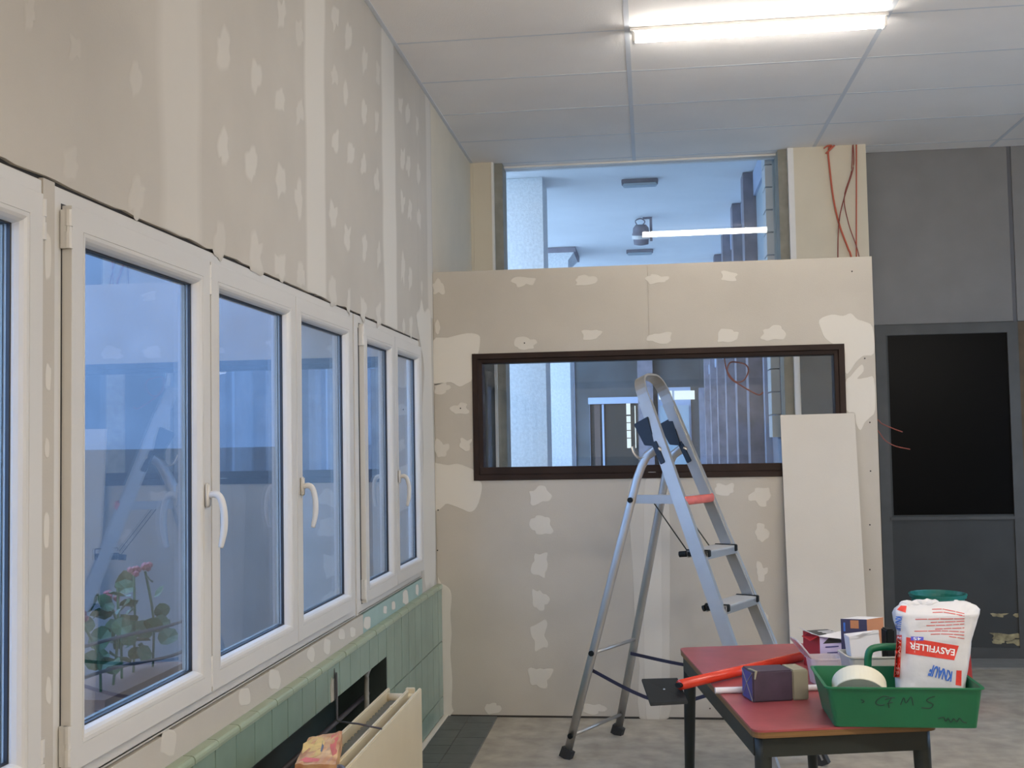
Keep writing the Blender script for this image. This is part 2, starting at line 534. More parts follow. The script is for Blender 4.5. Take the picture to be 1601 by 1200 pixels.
spots = [  # x, y, w, h, strength : screw spots of filler on the big wall
    (212, 121, 15, 40, .4), (47, 20, 16, 44, .25), (117, 75, 14, 30, .2), (350, 77, 20, 50, .6), (399, 117, 16, 38, .65), (440, 21, 12, 38, .6),
    (468, 51, 10, 34, .5), (438, 156, 12, 32, .65), (350, 229, 14, 48, .75), (393, 257, 16, 40, .8), (468, 177, 11, 30, .6), (439, 282, 13, 40, .75),
    (467, 310, 12, 44, .75), (214, 308, 20, 54, .35), (110, 259, 24, 40, .3), (345, 373, 18, 44, .4), (399, 394, 22, 42, .6), (438, 418, 16, 36, .7), (470, 431, 12, 26, .6),
    (524, 28, 10, 32, .75), (544, 57, 10, 36, .8), (570, 93, 8, 34, .7), (591, 117, 6, 28, .6), (522, 120, 9, 24, .6), (540, 147, 10, 28, .75), (569, 174, 8, 32, .8), (589, 189, 6, 30, .75),
    (524, 221, 10, 26, .85), (548, 240, 11, 26, .85), (568, 258, 8, 24, .85), (589, 280, 8, 28, .85), (521, 335, 11, 32, .85), (543, 370, 11, 30, .9), (570, 385, 7, 28, .85), (592, 399, 5, 28, .8),
    (520, 453, 10, 38, .7), (545, 469, 5, 30, .7), (568, 481, 8, 28, .8), (592, 492, 7, 24, .8),
    (626, 164, 6, 22, .8), (637, 178, 6, 24, .8), (652, 196, 4, 24, .7), (629, 247, 7, 28, .9), (638, 258, 6, 24, .85), (654, 272, 5, 28, .8), (629, 317, 7, 26, .9), (641, 329, 6, 24, .85), (655, 341, 5, 24, .85),
    (630, 420, 6, 36, .85), (641, 434, 5, 28, .85), (631, 509, 4, 18, .8), (642, 511, 5, 22, .85), (659, 448, 3, 20, .7)]
for i, (x, y, w_, h_, f_) in enumerate(spots):
    patch(px_left(blob(x, y, w_ * .85, h_, i + 1, 16, .35)), NX, wall_left, f_ * .75, .35)
low = [(382, 1089, 17, 26, .7), (429, 1063, 17, 30, .8), (486, 1023, 11, 20, .8), (511, 1010, 10, 24, .85), (534, 992, 9, 16, .85), (551, 988, 8, 14, .85), (574, 973, 9, 18, .9), (263, 1161, 22, 36, .5),
       (602, 953, 5, 11, 1), (615, 946, 5, 12, 1), (634, 934, 8, 20, 1), (652, 922, 4, 16, 1)]
for i, (x, y, w_, h_, f_) in enumerate(low):
    patch(px_left(blob(x, y, w_, h_, i + 80, 12, .15)), NX, wall_left, f_, .15)
patch(px_left([(651, 497), (656, 486), (659, 470), (663, 490), (669, 484), (673, 495), (674, 560), (676, 640), (679, 760), (680, 900), (672, 908), (664, 905), (661, 800), (662, 700), (660, 640), (663, 590), (661, 560), (657, 535)]), NX, wall_left, .9, .03)
for i, (x, y, w_, h_) in enumerate([(75, 590, 8, 40), (73, 700, 7, 30), (72, 830, 8, 50), (74, 400, 9, 70), (73, 960, 8, 60), (75, 1080, 8, 40)]):
    patch([at_x(px_, py_, XW) for px_, py_ in blob(x, y, w_, h_, i + 60, 12, .15)], NX, wall_left, .8, .15)

# wainscot tiles
XT = -1.162
tile_src = {}


def wtile(y0, y1, z0, z1, name='wall_tile', m_='green_tile'):
    key = (round(y1 - y0, 4), round(z1 - z0, 4))
    dx = random.uniform(-.0007, .0007)
    if key not in tile_src:
        o_ = obj(name, box(B(), (-1.19, y0 + .0018, z0 + .0018), (XT, y1 - .0018, z1 - .0018)), m_, wall_left, bevel=.0012)
        tile_src[key] = (o_, y0, z0)
    else:
        o_, a, c = tile_src[key]; dup(o_, (dx, y0 - a, z0 - c))


obj('tile_bed', box(B(), (-1.203, 1.4, .58), (-1.166, YP - .002, .704)), 'gap_dark', wall_left)
obj('tile_bed', box(B(), (-1.203, 4.86, .01), (-1.166, YP - .002, .58)), 'gap_dark', wall_left)
k = -10
while True:
    y0 = 2.9 + .15 * k; y1 = min(y0 + .15, YP - .002); k += 1
    if y0 >= YP - .01: break
    if y0 < 4.82:
        if not (4.0 < y0 + .075 < 4.0): wtile(y0, y1, .575, .704)
    else:
        wtile(y0, y1, .415, .704); wtile(y0, y1, .115, .415); wtile(y0, y1, .01, .115)
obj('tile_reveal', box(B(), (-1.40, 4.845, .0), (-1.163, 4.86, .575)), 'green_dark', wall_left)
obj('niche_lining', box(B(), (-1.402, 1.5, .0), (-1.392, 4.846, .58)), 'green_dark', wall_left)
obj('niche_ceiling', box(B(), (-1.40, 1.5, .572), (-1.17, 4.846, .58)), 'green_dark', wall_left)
capo = None; k = -10
while True:
    y0 = 2.912 + .1575 * k; y1 = min(y0 + .1575, YP - .002); k += 1
    if y0 >= YP - .02: break
    if capo is None or y1 - y0 < .157:
        bm = B(); prof = [(-1.19, .704), (-1.1565, .704), (-1.156, .712), (-1.1575, .719), (-1.162, .7235), (-1.168, .725), (-1.19, .7255)]
        A = [bm.verts.new((x, y0 + .002, z)) for x, z in prof]; C = [bm.verts.new((x, y1 - .002, z)) for x, z in prof]
        bm.faces.new(A); bm.faces.new(C[::-1])
        for j in range(len(prof)): bm.faces.new((A[j], A[(j + 1) % 7], C[(j + 1) % 7], C[j]))
        o = obj('cap_tile', bm, 'green_cap', wall_left)
        if capo is None: capo = (o, y0)
    else:
        dup(capo[0], (random.uniform(-.001, .001), y0 - capo[1], 0))
# broken tile with bare plaster
bm = B(); slab(bm, [(3.985, .577), (3.975, .63), (3.995, .665), (4.01, .65), (4.035, .66), (4.04, .577)], lambda a, c, h: (h, a, c), -1.17, -1.1605)
obj('broken_edge', bm, 'broken_plaster', wall_left)
bm = B(); slab(bm, [(4.02, .576), (4.018, .64), (4.03, .69), (4.042, .65), (4.055, .576)], lambda a, c, h: (h, a, c), -1.17, -1.1598)
obj('broken_slot', bm, 'gap_dark', wall_left)
# dark joints between wall and windows
obj('window_gap', box(B(), (-1.40, .32, 2.0405), (-1.2, 5.775, 2.06)), 'gap_dark', wall_left)

# ---- windows of the left wall
TFX = lambda a, b_, h: (XW + h, a, b_)
SASH = [(0, -.03), (0, .019), (.001, .020), (.047, .020), (.0475, .0185), (.0485, .0185), (.049, .020), (.056, .0195), (.062, .016), (.067, .009), (.070, .000), (.070, -.03)]
Z0W, Z1W = .81, 2.04


def handle(parent, y, z, sgn):
    bm = B(); box(bm, (XW + .020, y - .013, z - .032), (XW + .031, y + .013, z + .032))
    h = obj('handle', bm, 'pvc', parent, bevel=.004, smooth=True)
    pts = spline([(XW + .028, y, z), (XW + .048, y, z + .002), (XW + .062, y, z - .012), (XW + .070, y, z - .05), (XW + .069, y, z - .095), (XW + .060, y, z - .138)], 5)
    bm = B(); sweep(bm, pts, .0085, .0075, 10, hint=(0, 1, 0), radii=[1.1] * 4 + [1.15] * (len(pts) - 9) + [1.05, 1, .95, .9, .8])
    # lever joined with its rosette
    me = h.data; b2 = B(); b2.from_mesh(me); t = bpy.data.meshes.new('t'); bmesh.ops.recalc_face_normals(bm, faces=bm.faces); bm.to_mesh(t); bm.free(); b2.from_mesh(t); b2.to_mesh(me); b2.free(); bpy.data.meshes.remove(t)
    for p in me.polygons: p.use_smooth = True


def hinge(parent, y, z, l=.08):
    bm = B(); sweep(bm, [(XW + .015, y, z - l / 2), (XW + .015, y, z - .006)], .0085, n=10)
    sweep(bm, [(XW + .015, y, z + .006), (XW + .015, y, z + l / 2)], .0085, n=10)
    sweep(bm, [(XW + .015, y, z - .006), (XW + .015, y, z + .006)], .006, n=8)
    box(bm, (XW + .0, y - .006, z - l / 2), (XW + .012, y + .006, z + l / 2))
    obj('hinge', bm, 'pvc', parent)


def pvc_window(name, y0, y1, sashes):
    win = structure(name, (XW, (y0 + y1) / 2, Z0W))
    bm = B(); ring(bm, (y0, y1, Z0W, Z1W), [(0, -.06), (0, -.004), (.002, -.002), (.052, -.002), (.052, -.06)], TFX)
    obj('outer_frame', bm, 'pvc', win)
    bm = B(); box(bm, (XW - .06, y0 + .05, Z0W + .05), (XW - .035, y1 - .05, Z0W + .052)); 
    obj('drip_sill', box(B(), (XW - .02, y0 + .02, Z0W + .001), (XW + .001, y1 - .02, Z0W + .009)), 'pvc', win, bevel=.003)
    bm.free()
    for (a, c, hs, hd, hz) in sashes:
        zb, zt = Z0W + .042, Z1W - .036
        s = obj('sash', ring(B(), (a, c, zb, zt), SASH, TFX), 'pvc', win)
        obj('glass_pane', box(B(), (XW - .020, a + .064, zb + .064), (XW - .014, c - .064, zt - .064)), 'pane_glass', s)
        obj('gap_shade_strip', ring(B(), (a - .004, c + .004, zb - .004, zt + .004), [(0, -.004), (0, -.0012), (.0042, -.0012), (.0042, -.004)], TFX), 'gasket', win)  # no seal: dark strip painting the shade in the gap round the sash
        obj('gasket', ring(B(), (a + .0685, c - .0685, zb + .0685, zt - .0685), [(0, -.0135), (0, -.004), (.0045, -.006), (.0045, -.0135)], TFX), 'gasket', s)
        obj('spacer', ring(B(), (a + .066, c - .066, zb + .066, zt - .066), [(0, -.030), (0, -.0202), (.008, -.0202), (.008, -.030)], TFX), 'steel_frame', s)
        if hs is not None:
            hy = a - .004 if hs < 0 else c + .004
            hinge(s, hy, zb + .055 if zb else 0); hinge(s, hy, zt - .05)
        if hd is not None:
            handle(s, a + .035 if hd < 0 else c - .035, hz, 1)
    return win


pvc_window('window_1', .34, 2.088, [(.37, 1.20, -1, None, 0), (1.205, 2.055, 1, -1, 1.375)])
pvc_window('window_2', 2.134, 4.452, [(2.165, 2.898, -1, 1, 1.375), (2.906, 3.640, -1, None, 0), (3.645, 4.365, None, -1, 1.365)])
pvc_window('window_3', 4.474, 5.775, [(4.545, 5.118, -1, None, 0), (5.123, 5.735, None, -1, 1.35)])

# ---- partition
partition = structure('wall_partition', (0, YP, 0))
PX0, PX1, PZ1 = XW + .002, 1.206, 2.462
OX0, OX1, OZ0, OZ1 = -.968, 1.043, 1.296, 1.992
PY2 = YP + .15


def pboard(x0, x1, z0, z1):
    return obj('plasterboard', box(B(), (x0 + .0006, YP, z0), (x1 - .0006, YP + .0125, z1)), 'plasterboard', partition)


for (a, c) in ((PX0, .01), (.01, PX1)):
    bm = B(); a0_, c0_ = (a, c - .0006) if a < 0 else (a + .0006, c)
    o0_, o1_ = max(OX0, a0_), min(OX1, c0_)
    box(bm, (a0_, YP, .012), (c0_, YP + .0125, OZ0)); box(bm, (a0_, YP, OZ1), (c0_, YP + .0125, PZ1))
    if a < 0: box(bm, (a0_, YP, OZ0), (o0_, YP + .0125, OZ1))
    else: box(bm, (o1_, YP, OZ0), (c0_, YP + .0125, OZ1))
    obj('plasterboard', bm, 'plasterboard', partition)
for (x0, x1, z0, z1) in ((PX0, OX0, .01, PZ1), (OX1, PX1 - .02, .01, PZ1), (OX0, OX1, .01, OZ0), (OX0, OX1, OZ1, PZ1)):
    obj('back_board', box(B(), (x0, PY2 - .0125, z0), (x1, PY2, z1)), 'plasterboard', partition)
obj('stud', box(B(), (PX1 - .055, YP + .013, .01), (PX1 - .012, YP + .06, PZ1)), 'wood', partition)
obj('stud', box(B(), (PX1 - .06, YP + .062, .01), (PX1 - .025, PY2 - .013, 1.45)), 'wood_dark', partition)
obj('end_board', box(B(), (PX1 - .012, YP + .07, .01), (PX1 + .001, PY2 + .03, PZ1 - .01)), 'cream_paint', partition)
obj('stud', box(B(), (PX0, YP + .013, .01), (PX0 + .04, PY2 - .013, PZ1)), 'wood', partition)
obj('top_plate', box(B(), (PX0 + .04, YP + .013, PZ1 - .04), (PX1 - .06, PY2 - .013, PZ1 - .004)), 'wood', partition)
obj('bottom_plate', box(B(), (PX0 + .04, YP + .004, 0.0), (PX1 - .06, PY2 - .013, .011)), 'gap_dark', partition)
NY = (0, -1, 0)


def px_part(pts, Y=YP): return [at_y(x, y, Y) for x, y in pts]


pspots = [(819, 440, 30, 15), (915, 438, 30, 16), (1027, 436, 32, 14), (1141, 433, 24, 14), (684, 450, 15, 22), (684, 512, 10, 18),
          (820, 536, 31, 19), (925, 523, 28, 16), (1031, 528, 34, 15), (1137, 525, 30, 19), (1209, 522, 33, 20),
          (720, 638, 27, 16), (690, 701, 20, 24), (728, 694, 19, 17), (691, 606, 22, 14),
          (843, 775, 27, 23), (846, 820, 28, 28), (843, 882, 24, 34), (844, 936, 21, 28), (844, 994, 22, 36), (844, 1058, 31, 33), (770, 1107, 20, 15), (928, 1108, 32, 15),
          (1131, 764, 28, 19), (1188, 775, 28, 25), (1191, 832, 18, 28), (1190, 895, 17, 26), (1196, 970, 10, 22)]
for i, (x, y, w_, h_) in enumerate(pspots):
    patch(px_part(blob(x, y, w_, h_, i + 20, 16, .35)), NY, partition, .8, .1)
big = [[(676, 534), (700, 528), (730, 521), (748, 524), (750, 535), (747, 553), (739, 554), (739, 590), (728, 600), (718, 604), (705, 597), (690, 599), (677, 597)],
       [(677, 727), (682, 724), (700, 727), (716, 725), (735, 732), (741, 736), (741, 748), (752, 754), (752, 770), (745, 792), (735, 800), (722, 795), (700, 787), (693, 791), (684, 797), (678, 790)],
       [(683, 918), (690, 913), (702, 920), (706, 935), (704, 960), (706, 990), (704, 1020), (707, 1060), (706, 1100), (708, 1112), (684, 1114)],
       [(1281, 500), (1300, 492), (1318, 494), (1330, 490), (1340, 499), (1352, 503), (1364, 512), (1366, 552), (1350, 556), (1338, 566), (1330, 578), (1322, 582), (1320, 541), (1304, 538), (1290, 528), (1284, 515)],
       [(1322, 598), (1330, 588), (1340, 576), (1348, 570), (1350, 580), (1340, 592), (1356, 590), (1366, 592), (1368, 640), (1360, 652), (1352, 660), (1345, 672), (1338, 660), (1336, 645), (1323, 640)]]
for p in big: patch(px_part(p), NY, partition, 1.0, .012)
patch(px_part([(986, 752), (1034, 751), (1046, 800), (1047, 900), (1046, 1000), (1047, 1060), (1045, 1118), (1000, 1118), (1000, 1040), (993, 980), (990, 900), (985, 820)]), NY, partition, .55, .02, name='joint_band')
patch(px_part([(1009, 752), (1030, 752), (1034, 900), (1032, 1117), (1010, 1117), (1007, 900)]), NY, partition, .8, .02, name='joint_band', thick=.0022)
for i, (x, y) in enumerate([(1332, 424), (1352, 560), (1360, 660), (1361, 736), (1360, 820), (1360, 890), (685, 797), (684, 860), (1110, 1107), (820, 536), (720, 638)]):
    p = at_y(x, y, YP)
    obj('screw', lathe(B(), [(0, -.0025), (.004, -.0025), (.0042, 0)], p, 8, Matrix.Rotation(math.pi / 2, 4, 'X').inverted()), 'gap_dark', partition)

# brown window in the partition
TFY = lambda a, b_, h: (a, YP - h, b_)
win4 = structure('window_4', (0, YP, OZ0))
obj('outer_frame', ring(B(), (OX0 - .004, OX1 + .004, OZ0 - .004, OZ1 + .004), [(0, -.10), (0, .006), (.002, .008), (.030, .008), (.032, .0), (.034, -.004), (.052, -.006), (.055, -.012), (.055, -.10)], TFY), 'brown_frame', win4)
obj('sill_rail', box(B(), (OX0 + .03, YP - .004, OZ0 + .028), (OX1 - .03, YP + .05, OZ0 + .068)), 'brown_frame', win4, bevel=.003)
obj('glass_pane', box(B(), (OX0 + .052, YP + .045, OZ0 + .05), (OX1 - .052, YP + .050, OZ1 - .052)), 'single_glass', win4)

# ---- front facade (behind the partition)
YF = 7.62
wf = B()
box(wf, (-1.5, YF, 0), (-1.045, 7.95, ZC + .1)); box(wf, (.973 + .03, YF, 0), (1.475, 7.95, ZC + .1)); box(wf, (-1.045, 7.66, 0), (1.003, 7.95, .35))
wall_front = obj('wall_front', wf, 'cream_paint', kind='structure')
obj('edge_strip', box(B(), (-1.045, YF - .004, .35), (-1.030, 7.9, ZC)), 'paint_white', wall_front)
obj('edge_strip', box(B(), (.965, YF - .004, .35), (1.003, 7.9, ZC)), 'paint_white', wall_front)
obj('corner_bead', box(B(), (XW + .0, YF - .012, 2.37), (XW + .018, YF, ZC)), 'cream_paint', wall_front)
obj('cavity_tone_panel', box(B(), (XW, YF - .010, 0), (-1.046, YF - .001, 2.36)), 'cavity_shade', wall_front)  # lower cavity walls darkened, their shade put into the colour
obj('cavity_tone_panel', box(B(), (1.004, YF - .010, 0), (1.475, YF - .001, 2.36)), 'cavity_shade', wall_front)
obj('cavity_tone_panel', box(B(), (XW + .0005, YP + .16, 0), (XW + .006, YF - .011, 2.36)), 'cavity_shade', wall_left)
obj('cavity_tone_panel', box(B(), (1.30, YF - .012, 0), (1.44, YF - .0101, 2.36)), 'broken_plaster', wall_front)  # tan strip over the darkened pillar panel
# window 5: tall single glazing to the covered yard
win5 = structure('window_5', (0, 7.82, .35))
obj('steel_post', box(B(), (-1.030, 7.66, .35), (-.972, 7.87, ZC)), 'steel_frame', win5)
obj('steel_post', box(B(), (.905, 7.66, .35), (.965, 7.87, ZC)), 'steel_frame', win5)
obj('head_rail', box(B(), (-.972, 7.76, ZC - .012), (.905, 7.87, ZC + .02)), 'paint_white', win5)
obj('bottom_rail', box(B(), (-.972, 7.76, .35), (.905, 7.87, .42)), 'steel_frame', win5)
obj('glass_pane', box(B(), (-.972, 7.818, .42), (.905, 7.824, ZC - .012)), 'single_glass', win5)

# dark end wall to the right
YD = 7.87
wall_dark = structure('wall_end', (3, YD, 0))
z_mid = 2.25
obj('wall_core', box(B(), (1.476, YD + .012, 0), (X_R + .2, YD + .1, ZC + .1)), 'gap_dark', wall_dark)
for (a, c) in ((1.477, 2.446), (2.474, 3.44), (3.468, X_R)):
    obj('wall_panel', box(B(), (a, YD, z_mid + .004), (c, YD + .012, ZC + .02)), 'grey_wall', wall_dark)
for a in (2.448, 3.442):
    obj('joint_cover', box(B(), (a, YD + .004, z_mid), (a + .024, YD + .02, ZC + .02)), 'grey_joint', wall_dark)
obj('post', box(B(), (2.47, YD - .006, 0), (2.52, YD + .012, z_mid)), 'wood_dark', wall_dark)
obj('post', box(B(), (1.477, YD - .004, 0), (1.54, YD + .012, z_mid)), 'wood_dark', wall_dark)
obj('wall_panel', box(B(), (2.52, YD - .002, 0), (X_R, YD + .012, z_mid)), 'dark_door', wall_dark)
obj('pale_notice', box(B(), (2.525, YD - .004, 1.72), (2.72, YD - .002, 2.14)), 'out_panel', wall_dark)
obj('brown_notice', box(B(), (2.525, YD - .004, 1.50), (2.70, YD - .002, 1.70)), 'wood_dark', wall_dark)
obj('threshold', box(B(), (1.477, 7.56, 0), (X_R, YD, .012)), 'grout', wall_dark)
door = structure('door_1', (2, YD, 0))
bm = B(); ring(bm, (1.54, 2.47, .012, z_mid), [(0, -.01), (0, .012), (.07, .012), (.07, -.01)], lambda a, b_, h: (a, YD - h, b_))
obj('door_frame', bm, 'door_rail', door)
dl = B(); ring(dl, (1.61, 2.43, .95, 2.19), [(-.03, -.01), (-.03, .006), (.012, .006), (.018, -.01)], lambda a, b_, h: (a, YD - h, b_))
box(dl, (1.60, YD - .004, .02), (2.41, YD + .01, .935))
obj('door_leaf', dl, 'dark_door', door)
obj('glass_pane', box(B(), (1.62, YD - .001, .96), (2.42, YD + .006, 2.18)), 'black_glass', door)
obj('door_sill', box(B(), (1.60, YD - .02, .93), (2.44, YD, .95)), 'door_rail', door)
for i, (x, y, w_, h_) in enumerate([(1562, 961, 22, 7), (1594, 961, 16, 6), (1577, 995, 54, 11), (1560, 1002, 20, 8), (1590, 1003, 26, 9), (1600, 1018, 20, 5)]):
    bl = [at_y(a, c, YD - .006) for a, c in blob(x, y, w_, h_, i + 40, 16, .5)]
    bm = slab(B(), [(p.x, p.z) for p in bl], lambda a, c, h: (a, h, c), YD - .0045 if x < 1575 else YD - .0075, YD - .003)
    obj('peeled_paint', bm, 'peel', wall_dark)

# unseen walls that close the room
obj('wall_back', box(B(), (-1.5, Y_B - .2, 0), (X_R + .2, Y_B, ZC + .1)), 'cream_paint', kind='structure')
wr = B()
box(wr, (X_R, Y_B, 0), (X_R + .2, 7.95, .9)); box(wr, (X_R, Y_B, 2.5), (X_R + .2, 7.95, ZC + .1))
box(wr, (X_R, Y_B, .9), (X_R + .2, 3.6, 2.5)); box(wr, (X_R, 6.8, .9), (X_R + .2, 7.95, 2.5))
obj('wall_right', wr, 'grey_wall', kind='structure')
added_win6 = structure('added_window_6', (X_R, 5.2, .9))  # unseen window added to let daylight in from the right
obj('outer_frame', ring(B(), (3.6, 6.8, .9, 2.5), [(0, -.1), (0, 0), (.06, 0), (.06, -.1)], lambda a, b_, h: (X_R - h, a, b_)), 'brown_frame', added_win6)
obj('glass_pane', box(B(), (X_R + .04, 3.65, .95), (X_R + .046, 6.75, 2.45)), 'single_glass', added_win6)

# ================================================================== OUTSIDE
ground = obj('yard_ground', box(B(), (-30, -12, -.25), (20, 40, -.16)), 'out_ground', kind='structure')
GZ = -.16
# covered gallery behind the facade
ZG = 3.65
gal = structure('gallery_roof', (0, 12, ZG))
obj('roof_slab', box(B(), (-1.9, 7.96, ZG), (3.0, 17.0, ZG + .2)), 'out_ceiling', gal)
obj('roof_fascia', box(B(), (-2.0, 7.96, ZG - .05), (-1.9, 17.0, ZG + .25)), 'out_beam', gal)
obj('facade_upstand', box(B(), (-1.5, 7.87, ZC + .02), (3.0, 7.96, ZG + .2)), 'out_ceiling', gal)


def column(x0, x1, y0, y1, lab, cap):
    t = thing('column', lab, 'column', ((x0 + x1) / 2, (y0 + y1) / 2, GZ))
    bm = B(); box(bm, (x0, y0, GZ), (x1, y1, ZG - (.14 if cap else .002)))
    obj('shaft', bm, 'render_white', t)
    if cap:
        bm = B(); M_ = None
        v = [(x0, y0), (x1, y0), (x1, y1), (x0, y1)]
        A = [bm.verts.new((a, c, ZG - .14)) for a, c in v]; e = .07
        C = [bm.verts.new((a + (e if a == x1 else -e), c + (e if c == y1 else -e), ZG - .06)) for a, c in v]
        D = [bm.verts.new((a + (e if a == x1 else -e), c + (e if c == y1 else -e), ZG - .061)) for a, c in v]
        for P_, Q_ in ((A, C), (C, D)):
            for j in range(4): bm.faces.new((P_[j], P_[(j + 1) % 4], Q_[(j + 1) % 4], Q_[j]))
        bm.faces.new(A[::-1]); bm.faces.new(D)
        obj('capital', bm, 'render_white', t)
        obj('bearing_slab', box(B(), (x0 - .09, y0 - .09, ZG - .06), (x1 + .09, y1 + .09, ZG - .003)), 'out_beam', t)


column(-1.45, -.817, 9.0, 9.42, 'nearer rough-rendered white column seen behind the left edge of the glazing', False)
column(-1.30, -.855, 12.4, 12.95, 'farther white column with a dark flared capital, partly behind the nearer one', True)


def out_lamp(x, y, lab):
    t = thing('ceiling_lamp', lab, 'lamp', (x, y, ZG), 'box lamps under the gallery roof')
    obj('housing', box(B(), (x - .15, y - .05, ZG - .035), (x + .15, y + .06, ZG - .001)), 'out_beam', t, bevel=.005)
    obj('diffuser', box(B(), (x - .14, y - .055, ZG - .055), (x + .14, y + .05, ZG - .036)), 'out_panel', t, bevel=.008)


out_lamp(-.03, 9.25, 'unlit box lamp on the outdoor ceiling nearest the window glass')
out_lamp(-.06, 12.7, 'unlit box lamp on the outdoor ceiling farther off, beyond the floodlight')
# floodlight on bracket
t = thing('floodlight', 'grey round floodlight hanging from a bracket under the gallery ceiling', 'floodlight', (-.03, 10.85, ZG))
cx, cy, cz = -.035, 10.85, ZG - .17
bm = lathe(B(), [(.001, .10), (.05, .10), (.075, .07), (.08, .02), (.085, .015), (.085, -.03), (.075, -.04), (.07, -.09), (.02, -.10), (.001, -.10)], (cx, cy, cz), 20, Matrix.Rotation(.25, 4, 'X'))
obj('lamp_body', bm, 'out_beam', t, smooth=True)
bm = lathe(B(), [(.088, .0), (.088, -.035), (.079, -.035), (.079, 0)], (cx, cy, cz), 20, Matrix.Rotation(.25, 4, 'X'))
obj('band', bm, 'paint_white', t)
bm = B(); box(bm, (cx + .085, cy - .02, cz - .06), (cx + .11, cy + .02, ZG - .001)); box(bm, (cx + .02, cy - .025, ZG - .012), (cx + .11, cy + .025, ZG - .001))
obj('bracket', bm, 'out_beam', t)
bm = sweep(B(), spline([(cx - .03, cy, cz + .09), (cx - .05, cy, cz + .14), (cx, cy, ZG - .01), (cx + .04, cy, cz + .13), (cx + .01, cy, cz + .09)]), .006, n=6)
obj('wire', bm, 'out_beam', t)

# right side wall of the gallery, piers and glazed panels
XG = .86
side = structure('wall_gallery', (XG, 12, GZ))
obj('wall_core', box(B(), (XG + .09, 7.96, GZ), (XG + .3, 17.0, ZG)), 'out_side', side)
for i, y in enumerate((9.15, 10.35, 11.75, 13.2, 14.7, 16.2)):
    obj('pier', box(B(), (XG - .06, y, GZ), (XG + .09, y + .22, ZG - .005)), 'out_beam', side)
ys = [7.97, 9.15, 10.35, 11.75, 13.2, 14.7, 16.2, 17.0]
for i in range(7):
    a, c = ys[i] + (.22 if i else 0), ys[i + 1]
    obj('window_panel', box(B(), (XG + .04, a, 2.55), (XG + .09, c, ZG - .2)), 'out_panel', side)
    obj('transom', box(B(), (XG + .0, a, 2.42), (XG + .09, c, 2.55)), 'out_trim', side)
    obj('lintel', box(B(), (XG + .02, a, ZG - .2), (XG + .09, c, ZG - .005)), 'out_trim', side)
    obj('window_panel', box(B(), (XG + .05, a, 1.1), (XG + .09, c, 2.42)), 'out_side', side)
    obj('mullion', box(B(), (XG + .0, (a + c) / 2 - .025, .9), (XG + .06, (a + c) / 2 + .025, 2.42)), 'out_trim', side)
# white glazed bricks on the first pier
n_b = 0
for r in range(13):
    for q in range(2):
        y0 = 7.97 + q * .11 + (.0 if r % 2 else -.0); z0 = 1.5 + r * .16
        obj('brick', box(B(), (XG - .01, y0 + .004, z0 + .004), (XG + .05, y0 + .106, z0 + .154)), 'brick_white', side)
# downpipe with ribbed sleeve
t = thing('downpipe', 'pale blue upright pole with a thicker sleeve by the gallery wall', 'pipe', (.62, 13.0, GZ))
p0 = at_y(1156, 640, 13.0)
obj('pole', sweep(B(), [(p0.x, 13, GZ), (p0.x, 13, 1.78)], .012, n=8), 'render_white', t)
obj('sleeve', sweep(B(), [(p0.x, 13, 1.78), (p0.x, 13, 1.96)], .028, n=10), 'render_white', t)
t = thing('coil_spring', 'small ribbed white coil hanging beside the pale upright pole', 'coil', (.70, 13.0, 1.4))
p1 = at_y(1166, 676, 13.0)
bm = B(); sweep(bm, [(p1.x + .03 * math.cos(a * .5), 13 + .03 * math.sin(a * .5), p1.z - a * .0012) for a in range(0, 110)], .005, n=5)
obj('coil', bm, 'render_white', t)
obj('stem', sweep(B(), [(p1.x, 13, GZ), (p1.x, 13, p1.z + .25)], .006, n=6), 'out_trim', t)

# far building across the yard
YFAR = 17.0
far = thing('building', 'grey rendered building with doors at the far end of the covered yard', 'building', (-3, YFAR, GZ))
obj('wall', box(B(), (-14, YFAR, GZ), (3.2, YFAR + .4, 7.3)), 'out_wall', far)


def fpx(x0, y0, x1, y1, name, m_, d=.05, par=None, base=0):
    a, c = at_y(x0, y0, YFAR - base), at_y(x1, y1, YFAR - base)
    return obj(name, box(B(), (a.x, YFAR - base - d, c.z), (c.x, YFAR - base, a.z)), m_, par or far)


dr = fpx(922, 625, 1000, 900, 'doorway', 'out_dark', .02)
fpx(920, 622, 1004, 630, 'lintel', 'out_trim', .10)
fpx(922, 630, 928, 900, 'jamb', 'out_trim', .08)
fpx(929, 632, 944, 900, 'door', 'out_brown', .05)
fpx(944, 632, 947, 900, 'door_edge', 'out_trim', .06)
lw = fpx(979, 630, 987, 700, 'lit_pane', 'lit_window', .04)
fpx(979, 648, 987, 650, 'glazing_bar', 'out_dark', .06); fpx(979, 660, 987, 661, 'glazing_bar', 'out_dark', .06); fpx(979, 672, 987, 673, 'glazing_bar', 'out_dark', .06); fpx(979, 684, 987, 685, 'glazing_bar', 'out_dark', .06)
fpx(992, 634, 995, 700, 'lit_pane', 'lit_window', .04)
fpx(996, 560, 1028, 900, 'pier', 'out_beam', .12)
fpx(1028, 606, 1087, 900, 'door_frame', 'out_trim', .03)
fpx(1030, 611, 1051, 624, 'lit_pane', 'lit_window', .05); fpx(1054, 611, 1086, 624, 'lit_pane', 'lit_window', .05)
fpx(1031, 634, 1084, 900, 'door', 'out_panel', .06)
fpx(1092, 606, 1140, 900, 'wall_panel', 'out_side', .04)
fpx(897, 560, 905, 900, 'wall_edge', 'out_side', .03)
obj('rendered_wing', box(B(), (-14, YFAR - .05, GZ), (-1.9, YFAR, 7.3)), 'out_wing', far)
added_screen = obj('added_yard_screen', box(B(), (-2.75, 1.0, GZ), (-2.6, 12.0, 1.50)), 'added_screen', kind='structure')  # wall added to block the bright yard from the left panes

